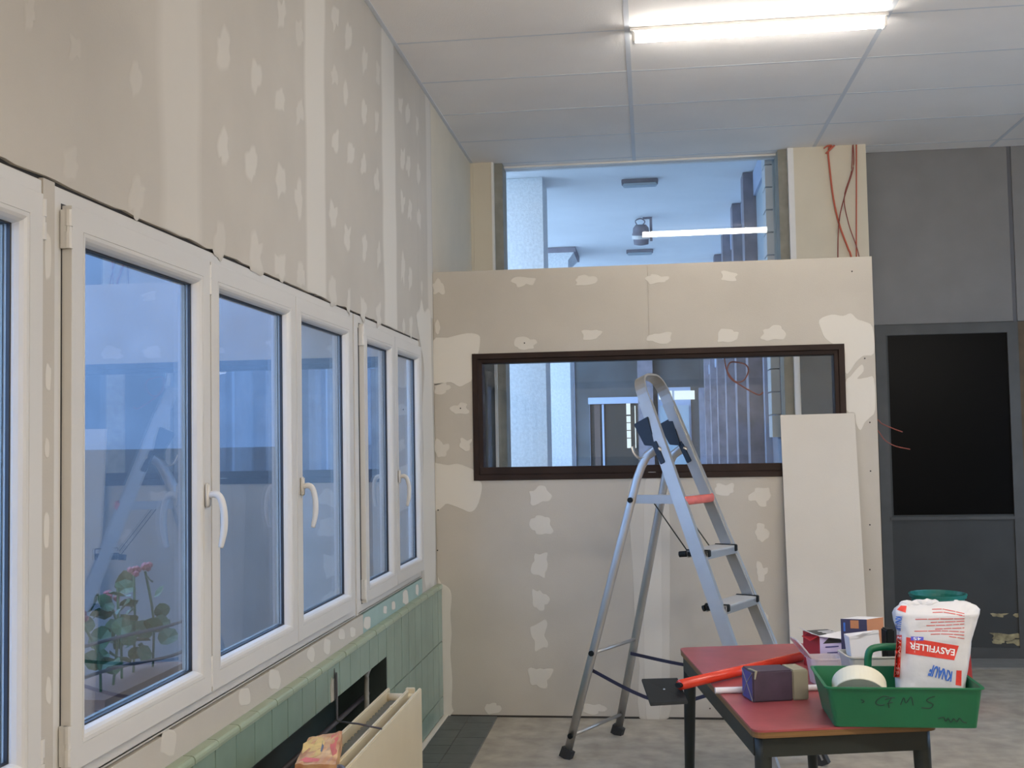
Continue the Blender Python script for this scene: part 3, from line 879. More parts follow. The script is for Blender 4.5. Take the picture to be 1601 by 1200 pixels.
# planter with geranium outside the first sash
obj('trim_1', box(B(), (-1.78, 2.2, .60), (-1.451, 4.6, .66)), 'masonry', kind='structure')
t = thing('potted_geranium', 'bushy green plant with reddish flowers outside the first large window pane', 'plant', (-1.6, 3.25, .66))
bm = B()
A = [bm.verts.new(p) for p in ((-1.68, 3.0, .66), (-1.53, 3.0, .66), (-1.53, 3.5, .66), (-1.68, 3.5, .66))]
C = [bm.verts.new(p) for p in ((-1.70, 2.98, .81), (-1.51, 2.98, .81), (-1.51, 3.52, .81), (-1.70, 3.52, .81))]
bm.faces.new(A[::-1]); bm.faces.new(C)
for j in range(4): bm.faces.new((A[j], A[(j + 1) % 4], C[(j + 1) % 4], C[j]))
obj('planter', bm, 'terracotta', t)
rnd = random.Random(3); leaf = None
stems = [(random.uniform(-1.64, -1.56), 3.08 + .09 * i, rnd.uniform(.14, .40)) for i in range(5)]
for i, (x, y, h) in enumerate(stems):
    tip = Vector((x + rnd.uniform(-.04, .04), y + rnd.uniform(-.04, .04), .81 + h))
    obj('stem', sweep(B(), spline([(x, y, .80), ((x + tip.x) / 2 + .01, y, .81 + h / 2), tip], 4), .004, n=6), 'leaf', t)
    for q in range(9):
        f_ = rnd.uniform(.15, 1); c = Vector((x, y, .81)).lerp(tip, f_) + Vector((rnd.uniform(-.06, .06), rnd.uniform(-.06, .06), rnd.uniform(-.02, .03)))
        bm = B(); ctr = bm.verts.new((0, 0, 0)); R_ = []
        nn = 10
        for j in range(nn):
            a = 2 * math.pi * j / nn; r_ = .028 * (1 + .15 * math.sin(5 * a)); R_.append(bm.verts.new((r_ * math.cos(a), r_ * math.sin(a), .006 + .004 * math.sin(3 * a))))
        for j in range(nn): bm.faces.new((ctr, R_[j], R_[(j + 1) % nn]))
        if leaf is None:
            leaf = obj('leaf', bm, 'leaf', t)
            leaf.matrix_parent_inverse = Matrix()
            L0 = leaf
        else:
            bm.free(); leaf = L0.copy(); COL.objects.link(leaf)
        leaf.location = c - Vector(t.location); leaf.rotation_euler = (rnd.uniform(-1.2, 1.2), rnd.uniform(-1.2, 1.2), rnd.uniform(0, 6)); s_ = rnd.uniform(.8, 1.4); leaf.scale = (s_, s_, s_)
    if i in (0, 2, 3, 4):
        bm = B()
        for q in range(7):
            bmesh.ops.create_icosphere(bm, subdivisions=1, radius=.011, matrix=Matrix.Translation(tip + Vector((rnd.uniform(-.016, .016), rnd.uniform(-.016, .016), .012 + rnd.uniform(-.01, .014)))))
        obj('flower', bm, 'flower', t)
for i, (za, zb_, lab) in enumerate(((.985, .955, 'upper dark cable sagging outside the first large pane'), (.905, .86, 'lower dark cable sagging outside the first large pane'))):
    pts = spline([(-1.456, 2.2, za + .03), (-1.475, 2.9, za), (-1.48, 3.4, zb_), (-1.456, 3.62, za - .0)])
    bm = sweep(B(), pts, .005, n=6)
    o = obj('outdoor_cable', bm, 'rubber'); o['label'] = lab; o['category'] = 'cable'

# ================================================================== LIGHTS: ROOM STRIP AND ADDED UNSEEN FILL
def tube_light(x, y, lab):
    t = thing('ceiling_light', lab, 'light', (x, y, ZC))
    obj('housing', box(B(), (x - .59, y - .028, ZC - .017), (x + .59, y + .028, ZC - .0015)), 'paint_white', t)
    for s in (-1, 1):
        obj('end_cap', box(B(), (x + s * .566, y - .030, ZC - .066), (x + s * .582, y + .030, ZC - .0192)), 'paint_white', t, bevel=.004)
    n_ = 12; bm = B(); R0 = []
    for xx in (x - .565, x + .565):
        R0.append([bm.verts.new((xx, y + .027 * math.cos(math.pi * k / n_), ZC - .0195 - .046 * math.sin(math.pi * k / n_) ** .8)) for k in range(n_ + 1)])
    for k in range(n_ + 1):
        bm.faces.new((R0[0][k], R0[0][(k + 1) % (n_ + 1)], R0[1][(k + 1) % (n_ + 1)], R0[1][k]))
    bm.faces.new(R0[0]); bm.faces.new(R0[1][::-1])
    obj('diffuser', bm, 'strip_glow', t)


def fill_light(x, y, z, lab):  # unseen tube added to fill the ceiling and walls with light
    t = thing('added_fill_light', lab, 'light', (x, y, ZC))
    obj('tube', sweep(B(), [(x - .6, y, z), (x + .6, y, z)], .028, n=14), 'tube_light', t, smooth=True)
    for s in (-1, 1):
        obj('end_cap', sweep(B(), [(x + s * .6, y, z), (x + s * .63, y, z)], .030, n=14), 'paint_white', t)
        obj('hanger', sweep(B(), [(x + s * .615, y, z), (x + s * .615, y, ZC)], .003, n=6), 'alu', t)


tube_light(.545, 5.25, 'glowing white strip light on the tiled ceiling')
fill_light(1.0, 2.1, 2.45, 'added unseen suspended tube light above and ahead of the viewer, over the left wall side')
fill_light(.545, -1.6, 2.55, 'added unseen suspended tube light behind the viewer on the window side')
fill_light(3.0, 2.1, 2.45, 'added unseen suspended tube light to the right of the viewer')
fill_light(2.9, -1.6, 2.55, 'added unseen suspended tube light behind the viewer on the right side')

# ================================================================== LADDER
RL = Vector((-.43, 5.395, 0)); ld = Vector((.46, .888, 0)).normalized(); ln = Vector((ld.y, -ld.x, 0))
LAD = thing('step_ladder', 'open aluminium step ladder with a red-edged platform in front of the brown window', 'ladder', RL + ld * .25 + ln * .5)


def LP(u, w_, z): return RL + ln * u + ld * w_ + Vector((0, 0, z))


wl_ = lambda z: .0775 * z
wr_ = lambda z: .5 - .0775 * z
uf = lambda z: 1.065 - .396 * z
ur = lambda z: .273 * z
for wf_ in (wl_, wr_):
    pts = [LP(uf(z), wf_(z), z) for z in (.02, 1.68)]
    obj('stile', sweep(B(), pts, .011, .030, square=True, hint=ln), 'alu', LAD)
    # little inner channel lip
    s = 1 if wf_ is wl_ else -1
    pts = [LP(uf(z) + .024, wf_(z) + s * .016, z) for z in (.03, 1.66)]
    obj('stile_lip', sweep(B(), pts, .006, .004, square=True, hint=ln), 'alu', LAD)
    obj('foot', sweep(B(), [LP(uf(0) + .004, wf_(0), 0), LP(uf(.05), wf_(.05), .05)], .016, .038, square=True, hint=ln), 'rubber', LAD)
# hoop
zt = 1.68; cw = .25; hw_ = (wr_(zt) - wl_(zt)) / 2
pts = []
for k in range(17):
    a = math.pi * k / 16; r_ = 1
    z = zt + .125 * math.sin(a) ** .75; w_ = cw - hw_ * (abs(math.cos(a)) ** .6) * (1 if math.cos(a) > 0 else -1)
    pts.append(LP(uf(z), w_, z))
hb = B(); rings = []
for i, p in enumerate(pts):
    d_ = (pts[min(i + 1, 16)] - pts[max(i - 1, 0)]).normalized()
    nrm_ = (ln * 1.0 + Vector((0, 0, .396))).normalized()   # normal of the ladder front plane
    side_ = d_.cross(nrm_).normalized()
    rings.append([hb.verts.new(p + side_ * a * .0055 + nrm_ * c * .028) for a, c in ((-1, -1), (1, -1), (1, 1), (-1, 1))])
for i in range(16):
    for j in range(4): hb.faces.new((rings[i][j], rings[i][(j + 1) % 4], rings[i + 1][(j + 1) % 4], rings[i + 1][j]))
hb.faces.new(rings[0][::-1]); hb.faces.new(rings[-1])
obj('top_hoop', hb, 'alu', LAD)
# rear legs with bent tops
for wf_ in (wl_, wr_):
    pts = [LP(ur(z), wf_(z), z) for z in (.02, .4, .8, 1.22, 1.32)] + [LP(.385, wf_(1.38), 1.38), LP(.41, wf_(1.43), 1.425), LP(.45, wf_(1.45), 1.45), LP(.49, wf_(1.45), 1.455)]
    obj('rear_leg', sweep(B(), pts, .0115, .022, n=12, hint=ln), 'alu', LAD, smooth=True)
    obj('foot', sweep(B(), [LP(ur(0) - .004, wf_(0), 0), LP(ur(.05), wf_(.05), .045)], .015, .030, square=True, hint=ln), 'rubber', LAD)
    s = -1 if wf_ is wl_ else 1
    for z in (.109, .5, 1.22):
        q = LP(ur(z), wf_(z) + s * .010, z); q2 = LP(ur(z), wf_(z) + s * .020, z)
        obj('knob', sweep(B(), [q, q2], .013, n=12), 'black_plastic', LAD)
obj('spur', sweep(B(), spline([LP(.405, wl_(1.4) + .0, 1.42), LP(.37, wl_(1.4), 1.415), LP(.345, wl_(1.4), 1.44), LP(.335, wl_(1.4), 1.47)], 4), .010, .006, n=8), 'alu', LAD)
for z in (.109, .5):
    obj('rear_rung', sweep(B(), [LP(ur(z), wl_(z), z), LP(ur(z), wr_(z), z)], .009, n=10), 'alu', LAD, smooth=True)
# black brackets
for wf_, s in ((wl_, 1), (wr_, -1)):
    bm = B(); q = [(uf(1.55) - .105, 1.575), (uf(1.55) - .03, 1.61), (uf(1.45) - .03, 1.47), (uf(1.45) - .09, 1.475)]
    slab(bm, q, lambda a, c, h: LP(a, h, c), wf_(1.5) - .012, wf_(1.5) + .030 * s + .012)
    obj('bracket', bm, 'navy_plastic', LAD, bevel=.003)
    obj('bracket_arm', sweep(B(), [LP(uf(1.47) - .03, wf_(1.46) - .0, 1.49), LP(uf(1.40) - .01, wf_(1.4), 1.39)], .016, .014, square=True, hint=ln), 'navy_plastic', LAD, bevel=.003)
# platform
zp = 1.22
bm = slab(B(), [(ur(zp) - .005, wl_(zp) + .012), (uf(zp) + .0, wl_(zp) + .012), (uf(zp) + .0, wr_(zp) - .012), (ur(zp) - .005, wr_(zp) - .012)], lambda a, c, h: LP(a, c, h), zp - .012, zp + .012)
obj('platform', bm, 'alu_tread', LAD, bevel=.003)
obj('platform_rim', sweep(B(), [LP(ur(zp), wl_(zp) + .003, zp + .004), LP(uf(zp), wl_(zp) + .014, zp + .004)], .004, .020, square=True), 'alu', LAD)
pts = [LP(uf(zp) + .02, wl_(zp) + .0, zp), LP(uf(zp) + .032, wl_(zp) + .04, zp), LP(uf(zp) + .036, .25, zp), LP(uf(zp) + .032, wr_(zp) - .03, zp), LP(uf(zp) + .012, wr_(zp) - .0, zp + .004)]
obj('red_edge', sweep(B(), spline(pts, 6), .010, .020, n=12), 'red_grip', LAD, smooth=True, label='red plastic front edge of the platform')
# steps
for i, z in enumerate((.985, .75, .515, .28)):
    uc = uf(z) ; a0, a1 = uc - .062, uc + .042; wa, wb_ = wl_(z) + .011, wr_(z) - .011
    st = obj('step', slab(B(), [(a0, wa), (a1, wa), (a1, wb_), (a0, wb_)], lambda a, c, h: LP(a, c, h), z + .004, z + .012), 'alu_tread', LAD)
    bm = B(); slab(bm, [(a1 - .006, wa), (a1, wa), (a1, wb_), (a1 - .006, wb_)], lambda a, c, h: LP(a, c, h), z - .026, z + .004)
    slab(bm, [(a0, wa), (a0 + .006, wa), (a0 + .006, wb_), (a0, wb_)], lambda a, c, h: LP(a, c, h), z - .022, z + .004)
    obj('step_lip', bm, 'alu', st)
    for w_, s in ((wa, 1), (wb_, -1)):
        obj('step_cap', slab(B(), [(a0 - .004, w_), (a1 + .006, w_), (a1 + .006, w_ + s * .026), (a1 - .03, w_ + s * .014), (a0 - .004, w_ + s * .014)], lambda a, c, h: LP(a, c, h), z - .016, z + .016), 'black_plastic', st, bevel=.003)
    if i < 2:
        obj('step_cap', sweep(B(), [LP(a0 - .0, wl_(z) + .01, z - .004), LP(a0 - .035 + .025 * i, wl_(z) + .01, z - .008)], .012, .014, n=10), 'black_plastic', st)
for w_ in (wl_(1.1) + .035, wr_(1.1) - .05):
    obj('brace_wire', sweep(B(), [LP(ur(zp) + .10, w_, zp - .01), LP(uf(.985) - .07, w_, .985)], .003, n=6), 'table_steel', LAD)
for (w_, a, c, sag) in ((wr_(.45) - .02, .43, .45, .03), (wl_(.42) + .015, .42, .43, .11)):
    pts = spline([LP(ur(a), w_, a), LP((ur(a) + uf(c)) / 2, w_, a - sag), LP(uf(c) - .03, w_, c)], 8)
    obj('strap', sweep(B(), pts, .002, .008, square=True), 'strap', LAD)

# ================================================================== LEANING BOARD
t0, t1 = at_y(1220, 650, 6.155), at_y(1336, 645, 6.155)
bl_, br_ = at_y(1234, 1020, 6.02), at_y(1355, 1005, 6.02)
bt = (t0.z + t1.z) / 2
x0b, x1b = at_z(1240, 1160, 0).x, 0
d_lo = .155
bm = B()
xl, xr = t0.x, t1.x
M4 = [(xl, YP - .004, bt), (xr, YP - .004, bt + .003), (xr + .012, YP - d_lo, 0.001), (xl + .004, YP - d_lo, 0.001)]
A = [bm.verts.new(p) for p in M4]; C = [bm.verts.new((p[0], p[1] - .0125, p[2])) for p in M4]
bm.faces.new(A); bm.faces.new(C[::-1])
for j in range(4): bm.faces.new((A[j], A[(j + 1) % 4], C[(j + 1) % 4], C[j]))
mat('board_pale', (0.60, 0.555, 0.48), 0.85, var=0.03, vscale=3, bump=0.1, bscale=200)
lb = obj('loose_board', bm, 'board_pale'); lb['label'] = 'narrow pale plasterboard offcut leaning upright against the right end of the partition'; lb['category'] = 'board'

# ================================================================== TABLE
ZT = .70
FL = Vector((.263, 3.173, 0)); tu = Vector((.976, .216, 0)).normalized(); tv = Vector((-.1355, .9908, 0)).normalized()
TW, TD = .53, 1.25


def TP(a, c, z): return FL + tu * a + tv * c + Vector((0, 0, z))


TAB = thing('work_table', 'low school table with a red laminate top and dark metal legs', 'table', TP(TW / 2, TD / 2, 0))


def rrect(a0, a1, b0, b1, r, n=5):
    out = []
    for cx_, cy_, s in ((a1 - r, b0 + r, -90), (a1 - r, b1 - r, 0), (a0 + r, b1 - r, 90), (a0 + r, b0 + r, 180)):
        for k in range(n + 1):
            an = math.radians(s + 90 * k / n); out.append((cx_ + r * math.cos(an), cy_ + r * math.sin(an)))
    return out


obj('tabletop', slab(B(), rrect(0, TW, 0, TD, .03), TP, ZT - .006, ZT), 'red_laminate', TAB)
obj('top_edge', slab(B(), rrect(.001, TW - .001, .001, TD - .001, .03), TP, ZT - .022, ZT - .006), 'ply_edge', TAB)
for (a0, a1, b0, b1) in ((.03, TW - .03, .018, .036), (.03, TW - .03, TD - .04, TD - .022), (.008, .026, .04, TD - .04), (TW - .03, TW - .012, .04, TD - .04)):
    obj('apron', slab(B(), [(a0, b0), (a1, b0), (a1, b1), (a0, b1)], TP, ZT - .078, ZT - .022), 'table_steel', TAB)
for a, c, sa, sc in ((.035, .045, -.0, -.01), (TW - .04, .045, .02, -.01), (.035, TD - .05, -.02, .01), (TW - .04, TD - .05, .02, .01)):
    l = obj('leg', sweep(B(), [TP(a, c, ZT - .022), TP(a + sa * .2, c + sc * .2, ZT - .085), TP(a + sa, c + sc, .0)], .024, .024, n=14, radii=[1.1, 1, .62]), 'table_steel', TAB, smooth=True)


def tz(x, y, z=ZT): return at_z(x, y, z)


def rbox(name, mats, parent, origin, ux, length, depth, h, z0=ZT, bevel=0.0, skew=None):
    """box with its own axes: origin front-left corner, ux direction of front edge. faces: 0 front/back,1 sides,2 top"""
    ux = Vector(ux).normalized(); vy = Vector((-ux.y, ux.x, 0)); o_ = Vector((origin[0], origin[1], z0))
    bm = B(); v = []
    for z in (0, h):
        for a, c in ((0, 0), (length, 0), (length, depth), (0, depth)): v.append(bm.verts.new(o_ + ux * a + vy * c + Vector((0, 0, z))))
    for q, mi in (((3, 2, 1, 0), 2), ((4, 5, 6, 7), 2), ((0, 1, 5, 4), 0), ((1, 2, 6, 5), 1), ((2, 3, 7, 6), 0), ((3, 0, 4, 7), 1)):
        f = bm.faces.new([v[i] for i in q]); f.material_index = mi
    return obj(name, bm, mats, parent, bevel=bevel)


# ---- wrapped package: dark blue wrapper with beige end
pu = Vector((math.cos(.27), math.sin(.27), 0)); pv = Vector((-pu.y, pu.x, 0)); po = Vector((.292, 3.505, 0))
PK = thing('wrapped_package', 'brick-shaped package in dark blue and purple wrapping with a beige end, on the red table', 'package', (po.x + .09, po.y + .05, ZT))
rbox('wrapped_block', ['pack_dark', 'pack_blue', 'pack_dark'], PK, po, pu, .128, .095, .092, bevel=.004)
rbox('beige_end', ['pack_beige'] * 3, PK, po + pu * .127, pu, .052, .0945, .0915, bevel=.004)
bm = B()
for (a, c, z, a2, c2, z2) in ((-.0006, .0, .092, -.0006, .05, .05), (-.0006, .095, .092, -.0006, .05, .05), (-.0006, 0, 0.004, -.0006, .05, .05), (-.0006, .095, .004, -.0006, .05, .05)):
    sweep(bm, [po + pu * a + pv * (c * .94 + .003) + Vector((0, 0, ZT + z * .95)), po + pu * a2 + pv * c2 + Vector((0, 0, ZT + z2))], .0012, n=5)
obj('fold_line', bm, 'pack_beige', PK)
bm = B(); sweep(bm, [po + pu * .006 + pv * .045 + Vector((0, 0, ZT + .093)), po + pu * .012 + pv * .0 + Vector((0, 0, ZT + .093)), po + pu * .006 - pv * .001 + Vector((0, 0, ZT + .07))], .004, .0015, square=True)
obj('tape_strip', bm, 'pack_beige', PK)

# ---- white pipe
a, c = tz(1118, 1079, ZT + .01), tz(1290, 1074, ZT + .01)
a.z = c.z = ZT + .0100
o = obj('plastic_pipe', sweep(B(), [a, c, c + (c - a) * .15], .0098, n=14), 'white_pipe', smooth=False); o['label'] = 'thin white plastic pipe lying on the red table behind the wrapped package'; o['category'] = 'pipe'

# ---- red pole with black plate
RP = thing('plate_tool', 'red tubular pole lying across the table with a black rectangular plate on its end', 'tool', (.3, 3.9, ZT))
a = Vector((.078, 3.655, ZT + .020)); c = Vector((.520, 4.165, ZT + .0165))
obj('pole', sweep(B(), [a, c], .0165, n=20), 'red_plastic', RP, smooth=True)
obj('pole_tip', sweep(B(), [c, c + (c - a).normalized() * .03], .013, n=16), 'red_dull', RP, smooth=True)
pc = [Vector((-.045, 3.745, ZT + .020)), Vector((.072, 3.745, ZT + .024)), Vector((.099, 3.600, ZT - .018)), Vector((-.018, 3.575, ZT - .020))]
bm = B(); A = [bm.verts.new(p) for p in pc]; C = [bm.verts.new(p - Vector((0, .004, .009))) for p in pc]
bm.faces.new(A); bm.faces.new(C[::-1])
for j in range(4): bm.faces.new((A[j], A[(j + 1) % 4], C[(j + 1) % 4], C[j]))
obj('plate', bm, 'black_plastic', RP, bevel=.0015, label='black rectangular plate')
ctr = (pc[0] + pc[2]) / 2
obj('plate_rivet', lathe(B(), [(.0, .003), (.003, .003), (.004, 0)], ctr, 8), 'alu', RP)
obj('socket', sweep(B(), [a - (c - a).normalized() * .012, a + (c - a).normalized() * .002], .012, .008, n=12), 'black_plastic', RP)

# ---- clear food container with open lid
co = Vector((.505, 3.745, 0)); CU = Vector((math.cos(.2), math.sin(.2), 0)); CV = Vector((-CU.y, CU.x, 0))
CT = thing('clear_container', 'translucent plastic food container with its lid open, behind the green tray', 'container', (co.x + .06, co.y + .05, ZT))


def shell(bm, outer0, outer1, z0, z1, t=.0015, rimw=.004):
    """thin open-topped tub from a lower and an upper outline (lists of xy Vectors)"""
    n_ = len(outer0); c0 = sum(outer0, Vector((0, 0))) / n_; c1 = sum(outer1, Vector((0, 0))) / n_

    def lay(pts, c_, dr_, z):
        R_ = []
        for p in pts:
            d_ = (p - c_); R_.append(bm.verts.new((*(c_ + d_ * (1 + dr_ / max(d_.length, .001))), z)))
        return R_
    seq = [lay(outer0, c0, -.01, z0), lay(outer0, c0, 0, z0 + .002), lay(outer1, c1, 0, z1 - .004), lay(outer1, c1, rimw, z1 - .004), lay(outer1, c1, rimw, z1), lay(outer1, c1, -t, z1), lay(outer0, c0, -t, z0 + .004)]
    for i in range(len(seq) - 1):
        A, C = seq[i], seq[i + 1]
        for j in range(n_): bm.faces.new((A[j], A[(j + 1) % n_], C[(j + 1) % n_], C[j]))
    bm.faces.new(seq[0][::-1]); bm.faces.new(seq[-1])
    return bm


def rr2(o_, u_, v_, a0, a1, b0, b1, r):
    return [Vector((o_.x, o_.y)) + Vector((u_.x, u_.y)) * a + Vector((v_.x, v_.y)) * c for a, c in rrect(a0, a1, b0, b1, r)]


obj('tub', shell(B(), rr2(co, CU, CV, .01, .096, .01, .08, .02), rr2(co, CU, CV, .0, .108, .0, .09, .025), ZT + .0005, ZT + .085), 'clear_plastic', CT)
bm = B(); lidp = rrect(0, .075, 0, .09, .022); base = co + CU * (-.002); ang = math.radians(52)
LTF = lambda a, c, h: base + CV * c - CU * (a * math.cos(ang) - h * math.sin(ang)) + Vector((0, 0, ZT + .084 + a * math.sin(ang) + h * math.cos(ang)))
slab(bm, lidp, LTF, 0, .0015)
obj('lid', bm, 'clear_plastic', CT)
obj('lid_rim', sweep(B(), [LTF(a, c, .002) for a, c in lidp], .003, n=6, closed=True), 'clear_plastic', CT)

# ---- small open carton (dark top with white stripes, red side, lilac front)
bo = Vector((.562, 3.985, 0)); bu = Vector((math.cos(.35), math.sin(.35), 0)); bv = Vector((-bu.y, bu.x, 0))
BX = thing('open_carton', 'small open carton with black top, red sides and white flaps, beside the clear container', 'box', (bo.x + .05, bo.y + .05, ZT))
rbox('carton_body', ['box_lilac', 'box_red', 'box_black'], BX, bo, bu, .095, .12, .118)


def quad(name, pts, m_, parent, th=.0012):
    pts = [Vector(p) for p in pts]; nn = (pts[1] - pts[0]).cross(pts[3] - pts[0]).normalized() * th
    bm = B(); A = [bm.verts.new(p) for p in pts]; C = [bm.verts.new(p + nn) for p in pts]
    bm.faces.new(A[::-1]); bm.faces.new(C)
    for j in range(4): bm.faces.new((A[j], A[(j + 1) % 4], C[(j + 1) % 4], C[j]))
    return obj(name, bm, m_, parent)


def bp(a, c, z): return bo + bu * a + bv * c + Vector((0, 0, ZT + z))


quad('flap', [bp(-.004, -.006, .118), bp(.10, -.030, .104), bp(.10, .004, .132), bp(-.004, .0, .1185)], 'box_white', BX)
quad('flap', [bp(-.030, .0, .128), bp(-.0, .0, .1185), bp(-.0, .08, .1185), bp(-.03, .09, .135)], 'box_white', BX)
quad('flap', [bp(-.036, .0, .103), bp(-.002, .0, .1185), bp(-.002, .07, .1185), bp(-.036, .06, .11)], 'box_red', BX)
quad('opening', [bp(.012, -.001, .092), bp(.088, -.001, .092), bp(.070, -.001, .112), bp(.035, -.001, .112)], 'box_black', BX, -.0006)
for k in range(3):
    quad('stripe', [bp(.045 - k * .002, .028 + k * .026, .1183), bp(.090, .028 + k * .026, .1183), bp(.090, .040 + k * .026, .1183), bp(.045 - k * .002, .040 + k * .026, .1183)], 'box_white', BX, .0006)
for k in range(4):
    quad('printed_mark', [bp(.02 + .006 * k, -.0015, .078 - k * .02), bp(.07 - .004 * k, -.0015, .078 - k * .02), bp(.07 - .004 * k, -.0015, .082 - k * .02), bp(.02 + .006 * k, -.0015, .082 - k * .02)], 'pack_blue' if k != 2 else 'box_black', BX, -.0005)

# ---- tall carton: navy with orange side, white top
ro = Vector((.606, 3.81, 0)); rot_ = -.20; ru = Vector((math.cos(rot_), math.sin(rot_), 0)); rv = Vector((-ru.y, ru.x, 0))
TX = thing('tall_carton', 'tall navy carton with an orange-brown side, standing behind the white box', 'box', (ro.x + .04, ro.y + .05, ZT))
hT = .205
bm = B()
P_ = [ro, ro + ru * .082, ro + ru * .082 + Vector((.062, .05, 0)), ro + Vector((.062, .05, 0))]
v0 = [bm.verts.new((p.x, p.y, ZT)) for p in P_]; v1 = [bm.verts.new((p.x, p.y, ZT + hT)) for p in P_]
for q, mi in (((v0[0], v0[1], v1[1], v1[0]), 0), ((v0[1], v0[2], v1[2], v1[1]), 1), ((v0[2], v0[3], v1[3], v1[2]), 0), ((v0[3], v0[0], v1[0], v1[3]), 0), (tuple(v1), 2), (tuple(v0[::-1]), 0)):
    f = bm.faces.new(q); f.material_index = mi
obj('carton_body', bm, ['box_navy', 'box_orange', 'box_top'], TX)
quad('top_band', [Vector((ro.x, ro.y - .001, ZT + hT - .03)) + ru * .03, Vector((ro.x, ro.y - .001, ZT + hT - .03)) + ru * .056, Vector((ro.x, ro.y - .001, ZT + hT - .004)) + ru * .056, Vector((ro.x, ro.y - .001, ZT + hT - .004)) + ru * .03], 'box_orange', TX, -.0005)
quad('printed_mark', [Vector((ro.x, ro.y - .001, ZT + hT - .04)) + ru * .008, Vector((ro.x, ro.y - .001, ZT + hT - .04)) + ru * .014, Vector((ro.x, ro.y - .001, ZT + hT - .012)) + ru * .014, Vector((ro.x, ro.y - .001, ZT + hT - .012)) + ru * .008], 'print_blue', TX, -.0005)

# ---- beige tub holding a white box and a black case
eo = Vector((.585, 3.53, 0)); eu = Vector((math.cos(.12), math.sin(.12), 0)); ev = Vector((-eu.y, eu.x, 0))
BT = thing('beige_tub', 'open beige plastic tub on the table behind the green tray', 'tub', (eo.x + .08, eo.y + .06, ZT))
obj('tub', shell(B(), rr2(eo, eu, ev, .018, .155, .015, .115, .015), rr2(eo, eu, ev, 0, .175, 0, .13, .02), ZT + .0005, ZT + .133, .002, .005), 'beige_plastic', BT)
wo = eo + eu * .026 + ev * .03
WX = thing('white_carton', 'small white carton with torn flap tipped upright in the beige tub', 'box', (wo.x + .05, wo.y + .03, ZT + .01))
Mw = Matrix.Translation(wo + Vector((0, 0, ZT + .012))) @ Matrix.Rotation(.12, 4, 'Z') @ Matrix.Rotation(-.10, 4, 'Y')
bm = B(); box(bm, (0, 0, 0), (.092, .055, .178), Mw)
obj('carton_body', bm, 'box_white', WX, bevel=.001)
bm = B(); poly = [(.0, 0), (.092, 0), (.092, .010), (.075, .012), (.070, .006), (.045, .008), (.030, .003), (.028, -.008), (.0, -.006)]
slab(bm, poly, lambda a, c, h: Mw @ Vector((a, h - .002, .178 + c)), .0, .0015)
obj('torn_flap', bm, 'box_white', WX)
ko = eo + eu * .124 + ev * .035
o = obj('black_case', box(B(), (0, 0, 0), (.026, .05, .20), Matrix.Translation(ko + Vector((0, 0, ZT + .008))) @ Matrix.Rotation(.12, 4, 'Z')), 'black_plastic', bevel=.004)
o['label'] = 'black case standing in the beige tub between the white carton and the filler bag'; o['category'] = 'case'

# ---- green carry tray
GT = thing('green_tray', 'green plastic tool tray with a carrying handle on the front of the red table', 'tray', (.67, 3.33, ZT))
go = Vector((0, 0, 0)); gu = Vector((1, .01, 0)); gv = Vector((-.01, 1, 0))
TX0, TX1, TY0, TY1 = .464, .874, 3.185, 3.475
bx0, bx1, by0, by1 = .487, .866, 3.222, 3.46
obj('tub', shell(B(), rr2(go, Vector((1, 0, 0)), Vector((0, 1, 0)), bx0, bx1, by0, by1, .012), rr2(go, Vector((1, 0, 0)), Vector((0, 1, 0)), TX0, TX1, TY0, TY1, .016), ZT + .0005, ZT + .118, .003, .007), 'tray_green', GT)
hY = 3.44
ha, hb_ = at_y(1357, 1045, hY), at_y(1364, 1012, hY)
hz = at_y(1385, 1012, hY).z
pts = spline([(ha.x, hY, ZT + .03), (ha.x, hY, ZT + .10), (ha.x + .003, hY, hz - .02), (ha.x + .022, hY, hz - .001), (ha.x + .08, hY, hz + .003), (ha.x + .14, hY, hz + .003), (ha.x + .20, hY, hz - .001), (ha.x + .219, hY, hz - .02), (ha.x + .222, hY, ZT + .10), (ha.x + .222, hY, ZT + .03)], 5)
obj('carry_handle', sweep(B(), pts, .011, .008, n=10, hint=(0, 1, 0)), 'tray_green', GT, smooth=True)


# writing on the tray front: points on the sloping front wall
def tray_front(x, y):
    # plane through bottom front edge and rim front edge
    p1 = Vector((.5, by0, ZT)); p2 = Vector((.5, TY0, ZT + .118)); nrm_ = Vector((1, 0, 0)).cross(p2 - p1).normalized()
    r_ = ray(x, y); o_ = Vector((0, 0, CAMH)); t_ = (p1 - o_).dot(nrm_) / r_.dot(nrm_); q = o_ + r_ * t_
    return q - Vector((0, .0012, 0))


def cpx(pts, ox=1270, oy=1060, s=5.93): return [(ox + x / s, oy + y / s) for x, y in pts]


strokes = [[(452, 195), (480, 212), (458, 226)], [(712, 168), (655, 165), (600, 200), (592, 235), (640, 248), (668, 240)],
           [(672, 195), (720, 180), (765, 178)], [(735, 180), (708, 225), (712, 272)], [(692, 232), (745, 218)],
           [(818, 245), (848, 178), (868, 225), (915, 172), (935, 250)], [(1135, 165), (1080, 182), (1062, 208), (1118, 240), (1090, 275), (1010, 270)],
           [(1165, 372), (1215, 358), (1235, 395), (1260, 368), (1285, 405), (1310, 372), (1340, 400), (1365, 370), (1392, 398), (1430, 412)]]
for sset, nm in ((strokes[:1], 'ink_mark'), (strokes[1:5], 'ink_letter'), (strokes[5:6], 'ink_letter'), (strokes[6:7], 'ink_letter'), (strokes[7:], 'ink_scribble')):
    bm = B()
    for st_ in sset:
        sweep(bm, spline([tray_front(*p) for p in cpx(st_)], 5), .0015, .0006, n=6, hint=(0, 1, 0))
    obj(nm, bm, 'ink', GT)

